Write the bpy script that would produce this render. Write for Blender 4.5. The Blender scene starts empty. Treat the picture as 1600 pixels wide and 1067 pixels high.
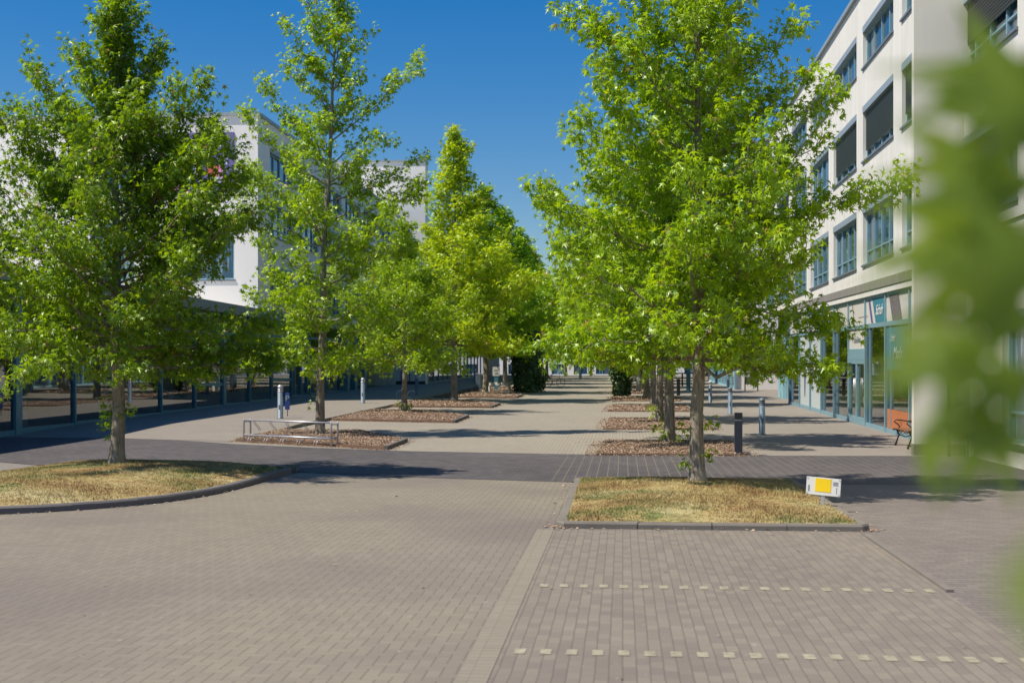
import bpy, bmesh, math, random
import numpy as np
from mathutils import Vector, Matrix
R = math.radians
C = bpy.context.scene.collection
scene = bpy.context.scene
# ------------------------------------------------------------------ camera, world, sun, exposure
YAW = R(4.944); EYE = 2.0; FPX = 2000.0; HORY = 581.0
cam_d = bpy.data.cameras.new("camera"); cam = bpy.data.objects.new("camera", cam_d); C.objects.link(cam)
cam.location = (0, 0, EYE); cam.rotation_euler = (R(90), 0, YAW)
cam_d.sensor_width = 36; cam_d.lens = 45; cam_d.shift_y = 47.5 / 1600
cam_d.clip_start = 0.05; cam_d.clip_end = 5000
cam_d.dof.use_dof = True; cam_d.dof.focus_distance = 32; cam_d.dof.aperture_fstop = 2.7
scene.camera = cam
SAZ, SEL = R(23), R(57)          # direction the light travels to (from +X towards +Y) and sun height
w = bpy.data.worlds.new("World"); scene.world = w; w.use_nodes = True
nt = w.node_tree; sky = nt.nodes.new('ShaderNodeTexSky'); sky.sky_type = 'NISHITA'; sky.sun_disc = False
sky.sun_elevation = SEL; sky.sun_rotation = math.pi / 2 - (SAZ + math.pi)
sky.air_density = 1.25; sky.dust_density = 0.35; sky.ozone_density = 4.0; sky.altitude = 100
nt.nodes['Background'].inputs[1].default_value = 0.076
hs = nt.nodes.new('ShaderNodeHueSaturation'); hs.inputs['Saturation'].default_value = 1.52   # clear polarised summer sky
nt.links.new(sky.outputs[0], hs.inputs['Color']); tn = nt.nodes.new('ShaderNodeMix'); tn.data_type = 'RGBA'; tn.blend_type = 'MULTIPLY'; tn.inputs[0].default_value = 1; tn.inputs[7].default_value = (0.97, 0.97, 1.13, 1)
nt.links.new(hs.outputs[0], tn.inputs[6]); nt.links.new(tn.outputs[2], nt.nodes['Background'].inputs[0])
sl = bpy.data.lights.new("sun", 'SUN'); sl.energy = 5.0; sl.angle = R(0.53); sl.color = (1, 0.92, 0.78)
so = bpy.data.objects.new("sun", sl); C.objects.link(so)
so.rotation_euler = Vector((math.cos(SAZ) * math.cos(SEL), math.sin(SAZ) * math.cos(SEL), -math.sin(SEL))).to_track_quat('-Z', 'Y').to_euler()
scene.view_settings.view_transform = 'Standard'; scene.view_settings.look = 'None'
scene.view_settings.exposure = 0.27; scene.view_settings.gamma = 1
cy = scene.cycles
cy.use_denoising = True; cy.max_bounces = 8; cy.diffuse_bounces = 3; cy.glossy_bounces = 3
cy.transmission_bounces = 4; cy.transparent_max_bounces = 8; cy.caustics_reflective = False; cy.caustics_refractive = False
cy.sample_clamp_indirect = 6
# ------------------------------------------------------------------ helpers
SLOPE, Y0, Y1 = 0.0125, 31.0, 150.0
def gz(y): return SLOPE * (min(max(y, Y0), Y1) - Y0)
cc, ss = math.cos(YAW), math.sin(YAW)
def ray(px, py):
    a = (px - 800) / FPX
    return a * cc - ss, a * ss + cc, -(py - HORY) / FPX
def G(px, py, z=0):                                # ground point (or point at height z) seen at a pixel of the photograph
    dx, dy, dz = ray(px, py)
    t = (EYE - z) / -dz if dz < 0 else 1e9
    if dy * t > Y0: t = (EYE + SLOPE * Y0) / (SLOPE * dy - dz)
    return (dx * t, dy * t)
def AT(px, x=None, y=None, py=581):                # point on plane x= or y= seen at pixel
    dx, dy, dz = ray(px, py); t = x / dx if x is not None else y / dy
    return (dx * t, dy * t, EYE + dz * t)

def tag(o, label=None, cat=None, group=None, kind=None):
    if label: o['label'] = label
    if cat: o['category'] = cat
    if group: o['group'] = group
    if kind: o['kind'] = kind
    return o
def thing(name, label, cat, loc=(0, 0, 0), rz=0, group=None):
    o = bpy.data.objects.new(name, None); C.objects.link(o); o.empty_display_size = 0.2
    o.location = loc; o.rotation_euler = (0, 0, rz)
    return tag(o, label, cat, group)
def link(name, me, parent=None, mat=None, loc=None, label=None):
    o = bpy.data.objects.new(name, me); C.objects.link(o)
    if mat is not None and len(me.materials) == 0: me.materials.append(mat)
    if parent: o.parent = parent
    if loc: o.location = loc
    if label: o['label'] = label
    return o
def copy_tree(o, parent=None):
    c = o.copy(); C.objects.link(c); c.parent = parent
    for ch in list(o.children): copy_tree(ch, c)
    return c

class MB:
    def __init__(s): s.v = []; s.f = []; s.sm = []
    def quad(s, a, b, c, d):
        n = len(s.v); s.v += [a, b, c, d]; s.f.append((n, n + 1, n + 2, n + 3)); s.sm.append(False); return s
    def poly(s, pts):
        n = len(s.v); s.v += list(pts); s.f.append(tuple(range(n, n + len(pts)))); s.sm.append(False); return s
    def box(s, x0, x1, y0, y1, z0, z1, bev=0):
        n = len(s.v)
        if x0 > x1: x0, x1 = x1, x0
        if y0 > y1: y0, y1 = y1, y0
        if z0 > z1: z0, z1 = z1, z0
        if bev <= 0:
            s.v += [(x0, y0, z0), (x1, y0, z0), (x1, y1, z0), (x0, y1, z0), (x0, y0, z1), (x1, y0, z1), (x1, y1, z1), (x0, y1, z1)]
            for f in ((0, 3, 2, 1), (4, 5, 6, 7), (0, 1, 5, 4), (1, 2, 6, 5), (2, 3, 7, 6), (3, 0, 4, 7)):
                s.f.append(tuple(n + i for i in f)); s.sm.append(False)
            return s
        bm = bmesh.new(); r = bmesh.ops.create_cube(bm, size=1)
        for v in bm.verts: v.co = Vector(((x0 + x1) / 2 + v.co.x * (x1 - x0), (y0 + y1) / 2 + v.co.y * (y1 - y0), (z0 + z1) / 2 + v.co.z * (z1 - z0)))
        bmesh.ops.bevel(bm, geom=bm.edges[:], offset=bev, segments=2, affect='EDGES', profile=0.6)
        bm.verts.index_update()
        s.v += [tuple(v.co) for v in bm.verts]
        for f in bm.faces: s.f.append(tuple(n + v.index for v in f.verts)); s.sm.append(False)
        bm.free(); return s
    def tube(s, pts, radii, sides=8, cap=True, smooth=True):
        pts = [Vector(p) for p in pts]
        if not hasattr(radii, '__len__'): radii = [radii] * len(pts)
        n = len(s.v); ref = None
        for i, p in enumerate(pts):
            t = (pts[min(i + 1, len(pts) - 1)] - pts[max(i - 1, 0)])
            t = t.normalized() if t.length > 1e-9 else Vector((0, 0, 1))
            if ref is None:
                ref = Vector((1, 0, 0)) if abs(t.x) < 0.9 else Vector((0, 1, 0))
            a = (ref - t * ref.dot(t)).normalized(); ref = a; b = t.cross(a)
            for k in range(sides):
                th = 2 * math.pi * k / sides
                q = p + (a * math.cos(th) + b * math.sin(th)) * radii[i]; s.v.append((q.x, q.y, q.z))
        for i in range(len(pts) - 1):
            for k in range(sides):
                k2 = (k + 1) % sides
                s.f.append((n + i * sides + k, n + i * sides + k2, n + (i + 1) * sides + k2, n + (i + 1) * sides + k)); s.sm.append(smooth)
        if cap:
            s.f.append(tuple(n + k for k in reversed(range(sides)))); s.sm.append(False)
            m = n + (len(pts) - 1) * sides; s.f.append(tuple(m + k for k in range(sides))); s.sm.append(False)
        return s
    def lathe(s, prof, cx=0, cyy=0, sides=20, smooth=True):
        n = len(s.v)
        for r, z in prof:
            for k in range(sides):
                th = 2 * math.pi * k / sides; s.v.append((cx + r * math.cos(th), cyy + r * math.sin(th), z))
        for i in range(len(prof) - 1):
            for k in range(sides):
                k2 = (k + 1) % sides
                s.f.append((n + i * sides + k, n + i * sides + k2, n + (i + 1) * sides + k2, n + (i + 1) * sides + k)); s.sm.append(smooth)
        s.f.append(tuple(n + k for k in reversed(range(sides)))); s.sm.append(False)
        m = n + (len(prof) - 1) * sides; s.f.append(tuple(m + k for k in range(sides))); s.sm.append(False)
        return s
    def mesh(s, name='mesh'):
        me = bpy.data.meshes.new(name); me.from_pydata(s.v, [], s.f)
        me.polygons.foreach_set('use_smooth', s.sm); me.update(); return me
    def build(s, name, mat, parent=None, loc=None, label=None):
        return link(name, s.mesh(name), parent, mat, loc, label)

# ------------------------------------------------------------------ materials
class NT:
    def __init__(s, name):
        s.m = bpy.data.materials.new(name); s.m.use_nodes = True; s.t = s.m.node_tree
        s.bsdf = s.t.nodes['Principled BSDF']; s.out = s.t.nodes['Material Output']
    def n(s, typ, **kw):
        nd = s.t.nodes.new('ShaderNode' + typ)
        for k, v in kw.items():
            if k.startswith('i_'): nd.inputs[k[2:].replace('_', ' ')].default_value = v
            else: setattr(nd, k, v)
        return nd
    def l(s, a, b): s.t.links.new(a, b)
    def math(s, op, a, b=None, c=None):
        nd = s.t.nodes.new('ShaderNodeMath'); nd.operation = op
        for i, v in enumerate((a, b, c)):
            if v is None: continue
            if isinstance(v, (int, float)): nd.inputs[i].default_value = v
            else: s.l(v, nd.inputs[i])
        return nd.outputs[0]
    def mix(s, fac, a, b, blend='MIX'):
        nd = s.t.nodes.new('ShaderNodeMix'); nd.data_type = 'RGBA'; nd.blend_type = blend
        for sock, v in ((nd.inputs[0], fac), (nd.inputs[6], a), (nd.inputs[7], b)):
            if isinstance(v, (int, float)): sock.default_value = v
            elif isinstance(v, tuple): sock.default_value = (*v[:3], 1)
            else: s.l(v, sock)
        return nd.outputs[2]
    def pos(s): return s.n('NewGeometry').outputs['Position']
    def noise(s, vec, scale, detail=3, rough=0.55, out=0):
        nd = s.n('TexNoise'); nd.inputs['Scale'].default_value = scale; nd.inputs['Detail'].default_value = detail
        nd.inputs['Roughness'].default_value = rough
        if vec is not None: s.l(vec, nd.inputs['Vector'])
        return nd.outputs[out]
    def ramp(s, fac, stops):
        nd = s.n('ValToRGB'); cr = nd.color_ramp
        while len(cr.elements) > 1: cr.elements.remove(cr.elements[-1])
        cr.elements[0].position = stops[0][0]; cr.elements[0].color = (*stops[0][1], 1)
        for p, c in stops[1:]:
            e = cr.elements.new(p); e.color = (*c, 1)
        s.l(fac, nd.inputs[0]); return nd.outputs[0]
    def mr(s, v, a, b, c=0, d=1):
        nd = s.n('MapRange'); s.l(v, nd.inputs[0])
        for i, x in enumerate((a, b, c, d)): nd.inputs[i + 1].default_value = x
        return nd.outputs[0]
    def bump(s, h, strength=0.3, dist=0.02):
        nd = s.n('Bump'); nd.inputs['Strength'].default_value = strength; nd.inputs['Distance'].default_value = dist
        s.l(h, nd.inputs['Height']); s.l(nd.outputs[0], s.bsdf.inputs['Normal'])

def plain(name, col, rough=0.5, metal=0.0, var=0.12, nscale=6.0, spec=0.5):
    m = NT(name); nz = m.noise(m.pos(), nscale, 4)
    c = m.mix(m.mr(nz, 0.3, 0.7), tuple(x * (1 - var) for x in col), tuple(min(1, x * (1 + var)) for x in col))
    m.l(c, m.bsdf.inputs['Base Color']); m.bsdf.inputs['Roughness'].default_value = rough
    m.bsdf.inputs['Metallic'].default_value = metal; m.bsdf.inputs['Specular IOR Level'].default_value = spec
    return m.m
def render_wall(name, col, dirt=0.25, scale=1.0):
    m = NT(name); p = m.pos()
    mp = m.n('Mapping'); m.l(p, mp.inputs[0]); mp.inputs['Scale'].default_value = (1.2, 1.2, 0.18)
    streak = m.noise(mp.outputs[0], 1.6 * scale, 5, 0.6); big = m.noise(p, 0.25, 3); fine = m.noise(p, 30, 3)
    a = m.mix(m.mr(streak, 0.35, 0.75), col, tuple(x * (1 - dirt) for x in col))
    b = m.mix(m.mr(big, 0.35, 0.7), a, tuple(x * (1 - dirt * 0.5) for x in col))
    m.l(m.mix(m.math('MULTIPLY', m.mr(fine, 0.3, 0.7), 0.25), b, tuple(x * 0.85 for x in col)), m.bsdf.inputs['Base Color'])
    m.bsdf.inputs['Roughness'].default_value = 0.9; m.bump(fine, 0.25, 0.01); return m.m

def paver(name, cA, cB, joint, pattern='brick', bw=0.2, rh=0.1, gap=0.05, along='Y', rough=0.85, tint=None, off=0.5, jstr=1.0):
    m = NT(name); p = m.pos(); sp = m.n('SeparateXYZ'); m.l(p, sp.inputs[0]); X, Y = sp.outputs[0], sp.outputs[1]
    # slight warp so the joints are not ruled
    wn = m.n('TexNoise'); wn.inputs['Scale'].default_value = 3.0; m.l(p, wn.inputs['Vector'])
    wsp = m.n('SeparateXYZ'); m.l(wn.outputs['Color'], wsp.inputs[0])
    X = m.math('ADD', X, m.math('MULTIPLY', m.math('SUBTRACT', wsp.outputs[0], 0.5), 0.016))
    Y = m.math('ADD', Y, m.math('MULTIPLY', m.math('SUBTRACT', wsp.outputs[1], 0.5), 0.016))
    if along == 'X': u, v = X, Y
    else: u, v = Y, X
    if pattern == 'brick':
        V = m.math('DIVIDE', v, rh); rj = m.math('FLOOR', V); fv = m.math('FRACT', V)
        U = m.math('ADD', m.math('DIVIDE', u, bw), m.math('MULTIPLY', m.math('MODULO', m.math('ABSOLUTE', rj), 2.0), off))
        ci = m.math('FLOOR', U); fu = m.math('FRACT', U)
        g1 = gap; g2 = gap * rh / bw * 0.55
        eu = m.math('MINIMUM', fu, m.math('SUBTRACT', 1.0, fu)); ev = m.math('MINIMUM', fv, m.math('SUBTRACT', 1.0, fv))
        ju = m.math('LESS_THAN', eu, g2); jv = m.math('LESS_THAN', ev, g1)
        J = m.math('MAXIMUM', m.math('MULTIPLY', ju, 0.8), jv)
        idv = m.n('CombineXYZ'); m.l(ci, idv.inputs[0]); m.l(rj, idv.inputs[1])
    else:                                           # herringbone
        U = m.math('DIVIDE', u, rh); V = m.math('DIVIDE', v, rh)
        i, j = m.math('FLOOR', U), m.math('FLOOR', V); fu, fv = m.math('FRACT', U), m.math('FRACT', V)
        q = m.math('FLOORED_MODULO', m.math('SUBTRACT', i, j), 4.0)
        def is_(k): return m.math('COMPARE', q, float(k), 0.1)
        def no(k): return m.math('SUBTRACT', 1.0, is_(k))
        g = gap
        l_ = m.math('MULTIPLY', m.math('LESS_THAN', fu, g), no(1))
        r_ = m.math('MULTIPLY', m.math('GREATER_THAN', fu, 1 - g), no(0))
        b_ = m.math('MULTIPLY', m.math('LESS_THAN', fv, g), no(2))
        t_ = m.math('MULTIPLY', m.math('GREATER_THAN', fv, 1 - g), no(3))
        # the joints across the walking direction read fainter than those along it
        J = m.math('MAXIMUM', m.math('MULTIPLY', m.math('MAXIMUM', l_, r_), 0.35), m.math('MAXIMUM', b_, t_))
        idv = m.n('CombineXYZ'); m.l(m.math('SUBTRACT', i, is_(1)), idv.inputs[0]); m.l(m.math('SUBTRACT', j, is_(2)), idv.inputs[1])
    wnz = m.n('TexWhiteNoise'); wnz.noise_dimensions = '2D'; m.l(idv.outputs[0], wnz.inputs[0])
    rv = wnz.outputs[0]
    big = m.noise(p, 0.22, 4, 0.6); mid = m.noise(p, 1.7, 4, 0.6); fine = m.noise(p, 60, 2)
    col = m.mix(m.math('ADD', m.math('MULTIPLY', m.mr(big, 0.35, 0.65), 0.45), m.math('MULTIPLY', rv, 0.55)), cA, cB)
    if tint: col = m.mix(m.mr(m.noise(p, 0.11, 3), 0.45, 0.62), col, tint)
    col = m.mix(m.math('MULTIPLY', m.mr(mid, 0.45, 0.75), 0.35), col, tuple(x * 0.72 for x in cA))
    col = m.mix(m.math('MULTIPLY', m.mr(fine, 0.35, 0.7), 0.18), col, tuple(x * 0.6 for x in cA))
    col = m.mix(m.math('MULTIPLY', J, 0.85 * jstr), col, joint)
    spots = m.mr(m.noise(p, 9, 2), 0.70, 0.78)       # pale gum and dust spots
    col = m.mix(m.math('MULTIPLY', spots, 0.35), col, (0.5, 0.47, 0.42))
    m.l(col, m.bsdf.inputs['Base Color']); m.bsdf.inputs['Roughness'].default_value = rough
    h = m.math('SUBTRACT', m.math('ADD', m.math('MULTIPLY', rv, 0.25), m.math('MULTIPLY', fine, 0.1)), J)
    m.bump(h, 0.35, 0.006); return m.m

M = {}
M['plaza'] = paver('plaza_pavers', (0.255, 0.222, 0.165), (0.195, 0.166, 0.13), (0.09, 0.072, 0.06), 'herring', rh=0.1, gap=0.06, tint=(0.16, 0.13, 0.12), jstr=.65)
M['border'] = paver('border_pavers', (0.27, 0.238, 0.18), (0.225, 0.196, 0.15), (0.15, 0.12, 0.10), 'brick', bw=0.2, rh=0.1, gap=0.05, along='X', off=0.0)
M['parking'] = paver('parking_pavers', (0.25, 0.215, 0.165), (0.16, 0.134, 0.118), (0.085, 0.066, 0.055), 'brick', bw=0.185, rh=0.0925, gap=0.055, along='Y', jstr=.62)
M['service'] = paver('service_lane_pavers', (0.22, 0.19, 0.16), (0.135, 0.112, 0.105), (0.07, 0.057, 0.055), 'brick', bw=0.2, rh=0.12, gap=0.06, along='X')
M['crossing'] = paver('crossing_pavers', (0.058, 0.052, 0.055), (0.125, 0.108, 0.108), (0.035, 0.03, 0.032), 'brick', bw=0.2, rh=0.2, gap=0.05, along='X')
M['avenue'] = paver('avenue_pavers', (0.315, 0.278, 0.222), (0.265, 0.232, 0.19), (0.15, 0.13, 0.11), 'brick', bw=0.2, rh=0.1, gap=0.05, along='Y')
M['pavement'] = paver('pavement_pavers', (0.275, 0.242, 0.205), (0.225, 0.198, 0.17), (0.13, 0.115, 0.10), 'brick', bw=0.3, rh=0.15, gap=0.04, along='X')
M['ground'] = paver('ground_pavers', (0.24, 0.215, 0.185), (0.2, 0.18, 0.16), (0.13, 0.11, 0.1), 'brick', bw=0.4, rh=0.2, gap=0.04, along='X')
M['kerb'] = render_wall('kerb_concrete', (0.17, 0.155, 0.15), 0.3)
M['kerb_light'] = render_wall('pale_kerb_concrete', (0.21, 0.185, 0.155), 0.3)
M['mark'] = plain('pale_block', (0.31, 0.275, 0.195), 0.8, var=0.3, nscale=12)
M['joint_line'] = plain('sand_joint', (0.22, 0.19, 0.14), 0.9, var=0.2, nscale=8)
M['wall'] = render_wall('white_render', (0.86, 0.83, 0.79), 0.10)
M['wall_grey'] = render_wall('grey_white_render', (0.80, 0.775, 0.72), 0.30)
M['wall_side'] = render_wall('cream_render', (0.74, 0.715, 0.63), 0.12)
M['ledge'] = render_wall('stained_ledge', (0.30, 0.285, 0.26), 0.6, 3)
M['coping'] = plain('grey_metal_coping', (0.30, 0.36, 0.40), 0.5, 0.2)
M['teal'] = plain('teal_painted_metal', (0.20, 0.34, 0.41), 0.4, var=0.08)
M['blindbox'] = plain('grey_blue_blind_box', (0.26, 0.32, 0.37), 0.5, var=0.06)
M['teal_dark'] = plain('dark_teal_painted_metal', (0.07, 0.22, 0.29), 0.4, var=0.08)
M['teal_light'] = plain('pale_blue_panel', (0.30, 0.55, 0.66), 0.45, var=0.06)
M['sill'] = plain('grey_blue_sill', (0.15, 0.18, 0.23), 0.5, var=0.08)
M['bark'] = None
M['black'] = plain('black_painted_metal', (0.018, 0.018, 0.024), 0.4)
M['anthracite'] = plain('anthracite_metal', (0.028, 0.034, 0.05), 0.45)
M['bollard'] = plain('blue_grey_bollard_paint', (0.115, 0.155, 0.205), 0.45, var=0.1)
M['bollard_dark'] = plain('slate_blue_bollard_paint', (0.10, 0.15, 0.21), 0.45, var=0.15)
M['steel'] = plain('galvanised_steel', (0.50, 0.50, 0.53), 0.42, 0.6, var=0.12, nscale=20)
M['lens'] = plain('frosted_lens', (0.72, 0.70, 0.66), 0.3)
M['white'] = plain('white_paint', (0.72, 0.72, 0.70), 0.5, var=0.04)
M['yellow'] = plain('yellow_panel', (0.90, 0.62, 0.01), 0.45, var=0.04)
M['greytext'] = plain('grey_print', (0.25, 0.26, 0.30), 0.6)
M['blue'] = plain('deep_blue_plastic', (0.02, 0.05, 0.22), 0.45)
M['orange'] = plain('orange_panel', (0.50, 0.17, 0.07), 0.55, var=0.06)
M['cream'] = plain('cream_furniture', (0.62, 0.60, 0.48), 0.6)
M['fascia'] = plain('slate_fascia', (0.17, 0.21, 0.25), 0.5)
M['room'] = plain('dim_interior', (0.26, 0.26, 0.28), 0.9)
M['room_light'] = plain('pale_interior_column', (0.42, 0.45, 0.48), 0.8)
M['wood'] = plain('bench_wood', (0.22, 0.10, 0.045), 0.6, var=0.3)
M['soil'] = plain('bark_bed_soil', (0.16, 0.095, 0.062), 0.95, var=0.5, nscale=25)
def glass(name, tint, refl=0.10, mul=1.2):
    m = NT(name); t = m.t
    gl = m.n('BsdfGlossy'); gl.inputs['Roughness'].default_value = 0.015; gl.inputs['Color'].default_value = (0.92, 0.96, 1, 1)
    tr = m.n('BsdfTransparent'); tr.inputs['Color'].default_value = (*tint, 1)
    fr = m.n('Fresnel'); fr.inputs['IOR'].default_value = 1.55
    f = m.math('MINIMUM', m.math('ADD', m.math('MULTIPLY', fr.outputs[0], mul), refl), 0.92)
    mx = m.n('MixShader'); m.l(f, mx.inputs[0]); m.l(tr.outputs[0], mx.inputs[1]); m.l(gl.outputs[0], mx.inputs[2])
    m.l(mx.outputs[0], m.out.inputs['Surface']); return m.m
M['shopglass'] = glass('clear_shop_glass', (0.72, 0.82, 0.82), 0.07)
M['annexglass'] = glass('tinted_glass', (0.66, 0.74, 0.82), 0.14, mul=1.0)
m = NT('dark_window_glass'); p = m.pos(); mp = m.n('Mapping'); m.l(p, mp.inputs[0]); mp.inputs['Scale'].default_value = (2.6, 2.6, .25)
cz = m.noise(mp.outputs[0], 1.3, 2); big = m.noise(p, .35, 2)     # curtains and things behind the panes
m.l(m.mix(m.math('MULTIPLY', m.mr(cz, .52, .6), m.mr(big, .42, .6)), (0.022, 0.065, 0.115), (0.20, 0.30, 0.36)), m.bsdf.inputs['Base Color']); m.bsdf.inputs['Roughness'].default_value = 0.04
m.bsdf.inputs['Specular IOR Level'].default_value = 0.9; m.bsdf.inputs['Coat Weight'].default_value = 0.5; m.bsdf.inputs['Coat Roughness'].default_value = 0.02
M['pane'] = m.m
m = NT('window_blind_slats'); sp = m.n('SeparateXYZ'); m.l(m.pos(), sp.inputs[0])
fr = m.math('FRACT', m.math('MULTIPLY', sp.outputs[2], 12.5))
m.l(m.mix(m.math('GREATER_THAN', fr, 0.8), (0.045, 0.055, 0.05), (0.012, 0.015, 0.016)), m.bsdf.inputs['Base Color']); m.bump(fr, 0.6, 0.03)
M['blind'] = m.m
# bark
m = NT('grey_brown_bark'); tc = m.n('TexCoord'); mp = m.n('Mapping'); m.l(tc.outputs['Object'], mp.inputs[0]); mp.inputs['Scale'].default_value = (9, 9, 1.6)
n1 = m.noise(mp.outputs[0], 2.2, 6, 0.7); n2 = m.noise(tc.outputs['Object'], 3.0, 3)
c = m.ramp(n1, [(0.3, (0.08, 0.062, 0.05)), (0.5, (0.27, 0.225, 0.175)), (0.7, (0.44, 0.39, 0.32))])
m.l(m.mix(m.math('MULTIPLY', m.mr(n2, 0.5, 0.7), 0.5), c, (0.20, 0.21, 0.14)), m.bsdf.inputs['Base Color'])
m.bsdf.inputs['Roughness'].default_value = 0.95; m.bump(n1, 0.9, 0.03); M['bark'] = m.m
def leafmat(name, base, alt, trans, glossy=0.06, tw=0.42):
    m = NT(name); at = m.n('Attribute'); at.attribute_name = 'rnd'; f = at.outputs['Fac']
    col = m.mix(f, base, alt)
    col = m.mix(m.math('GREATER_THAN', f, 0.965), col, (0.26, 0.13, 0.03))
    trc = m.mix(f, trans, tuple(x * 1.25 for x in trans))
    df = m.n('BsdfDiffuse'); m.l(col, df.inputs[0])
    tl = m.n('BsdfTranslucent'); m.l(trc, tl.inputs[0])
    gl = m.n('BsdfGlossy'); gl.inputs['Roughness'].default_value = 0.4; gl.inputs['Color'].default_value = (0.9, 0.95, 0.8, 1)
    a = m.n('MixShader'); a.inputs[0].default_value = tw; m.l(df.outputs[0], a.inputs[1]); m.l(tl.outputs[0], a.inputs[2])
    b = m.n('MixShader'); b.inputs[0].default_value = glossy; m.l(a.outputs[0], b.inputs[1]); m.l(gl.outputs[0], b.inputs[2])
    m.l(b.outputs[0], m.out.inputs['Surface']); return m.m
M['leaf'] = leafmat('sweetgum_leaves', (0.085, 0.20, 0.005), (0.36, 0.50, 0.012), (0.56, 0.78, 0.006), glossy=.045, tw=.40)
M['leaf_deep'] = leafmat('deeper_green_sweetgum_leaves', (0.06, 0.15, 0.005), (0.25, 0.38, 0.010), (0.42, 0.62, 0.006), glossy=.045, tw=.38)
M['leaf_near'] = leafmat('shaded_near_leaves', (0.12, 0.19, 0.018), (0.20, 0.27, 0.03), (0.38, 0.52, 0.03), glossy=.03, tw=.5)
M['leaf_far'] = leafmat('far_tree_leaves', (0.13, 0.28, 0.006), (0.42, 0.58, 0.02), (0.62, 0.86, 0.008), glossy=.04, tw=.42)
M['leaf_far2'] = leafmat('far_tree_leaves_yellower', (0.18, 0.31, 0.006), (0.50, 0.60, 0.02), (0.74, 0.88, 0.008), glossy=.04, tw=.4)
M['leaf_far3'] = leafmat('far_tree_leaves_deeper', (0.09, 0.22, 0.006), (0.30, 0.46, 0.015), (0.52, 0.76, 0.008), glossy=.04, tw=.4)
M['ivy'] = leafmat('dark_ivy_leaves', (0.022, 0.06, 0.014), (0.07, 0.14, 0.035), (0.06, 0.14, 0.02), 0.09, 0.15)
# dry grass
def drygrass(name, blade):
    m = NT(name); p = m.pos(); a = m.noise(p, 0.8, 4, 0.6); b = m.noise(p, 5, 3); g = m.noise(p, 0.55, 3)
    col = m.ramp(a, [(0.3, (0.29, 0.18, 0.085)), (0.5, (0.39, 0.30, 0.13)), (0.68, (0.47, 0.40, 0.21))])
    col = m.mix(m.mr(b, 0.48, 0.72, 0, 0.7), col, (0.17, 0.10, 0.05))
    gm = m.math('MULTIPLY', m.mr(g, 0.49, 0.62, 0, .85), m.mr(b, 0.32, 0.58))
    col = m.mix(gm, col, (0.11, 0.16, 0.045))
    m.l(col, m.bsdf.inputs['Base Color']); m.bsdf.inputs['Roughness'].default_value = 0.9; m.bsdf.inputs['Specular IOR Level'].default_value = 0.2
    if not blade: m.bump(b, 0.5, 0.03)
    return m.m
M['grass'] = drygrass('dry_grass_blades', True); M['turf'] = drygrass('dry_turf', False)
m = NT('bark_chip'); at = m.n('Attribute'); at.attribute_name = 'rnd'
m.l(m.ramp(at.outputs['Fac'], [(0.0, (0.15, 0.095, 0.065)), (0.45, (0.30, 0.20, 0.14)), (0.85, (0.40, 0.30, 0.215)), (1.0, (0.58, 0.46, 0.35))]), m.bsdf.inputs['Base Color'])
m.bsdf.inputs['Roughness'].default_value = 0.85; M['chip'] = m.m

# ------------------------------------------------------------------ ground sheets (structure)
def clip_sheet(name, poly, lift, mat, thick=0.0):
    bm = bmesh.new(); vs = [bm.verts.new((x, y, 0)) for x, y in poly]; bm.faces.new(vs)
    for yc in (Y0, Y1):
        bmesh.ops.bisect_plane(bm, geom=bm.verts[:] + bm.edges[:] + bm.faces[:], plane_co=(0, yc, 0), plane_no=(0, 1, 0))
    for v in bm.verts: v.co.z = gz(v.co.y) + lift
    if thick > 0:
        r = bmesh.ops.extrude_face_region(bm, geom=bm.faces[:])
        for v in [g for g in r['geom'] if isinstance(g, bmesh.types.BMVert)]: v.co.z -= thick
    bmesh.ops.triangulate(bm, faces=bm.faces[:]); bmesh.ops.recalc_face_normals(bm, faces=bm.faces[:])
    me = bpy.data.meshes.new(name); bm.to_mesh(me); bm.free()
    if thick == 0:
        if me.polygons[0].normal.z < 0: me.flip_normals()
    return tag(link(name, me, None, mat), kind='structure')
clip_sheet('ground', [(-1500, -60), (1500, -60), (1500, 2500), (-1500, 2500)], 0, M['ground'])
clip_sheet('plaza', [(-60, -10), (-0.87, -10), (-0.87, 16.2), (-0.95, 24.0), (-60, 26)], 0.004, M['plaza'])
clip_sheet('paver_border', [(-1.08, -8), (-0.87, -8), (-0.87, 16.2), (-1.08, 16.2)], 0.008, M['border'])
clip_sheet('parking_bay', [(-0.87, -8), (2.92, -8), (2.92, 16.3), (-0.87, 16.3)], 0.004, M['parking'])
clip_sheet('service_lane', [(2.92, -8), (60, -8), (60, 23.6), (2.92, 23.6)], 0.004, M['service'])
clip_sheet('avenue', [(-10.8, 29), (2.9, 29), (2.9, 230), (-10.8, 230)], 0.004, M['avenue'])
clip_sheet('pavement', [(2.9, 29), (40, 29), (40, 230), (2.9, 230)], 0.004, M['pavement'])
top = [G(x, y) for x, y in ((1700, 713), (1150, 712), (900, 710), (640, 705), (500, 700), (350, 693), (200, 682))]
clip_sheet('crossing_lane', [(-40, 47), (-40, 31), G(-60, 714), G(0, 722), G(60, 727), G(250, 735), G(470, 738), G(640, 746), (-0.9, 23.15), (3.1, 23.15), (40, 23.2), (40, 31.0)] + top, 0.008, M['crossing'])
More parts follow.
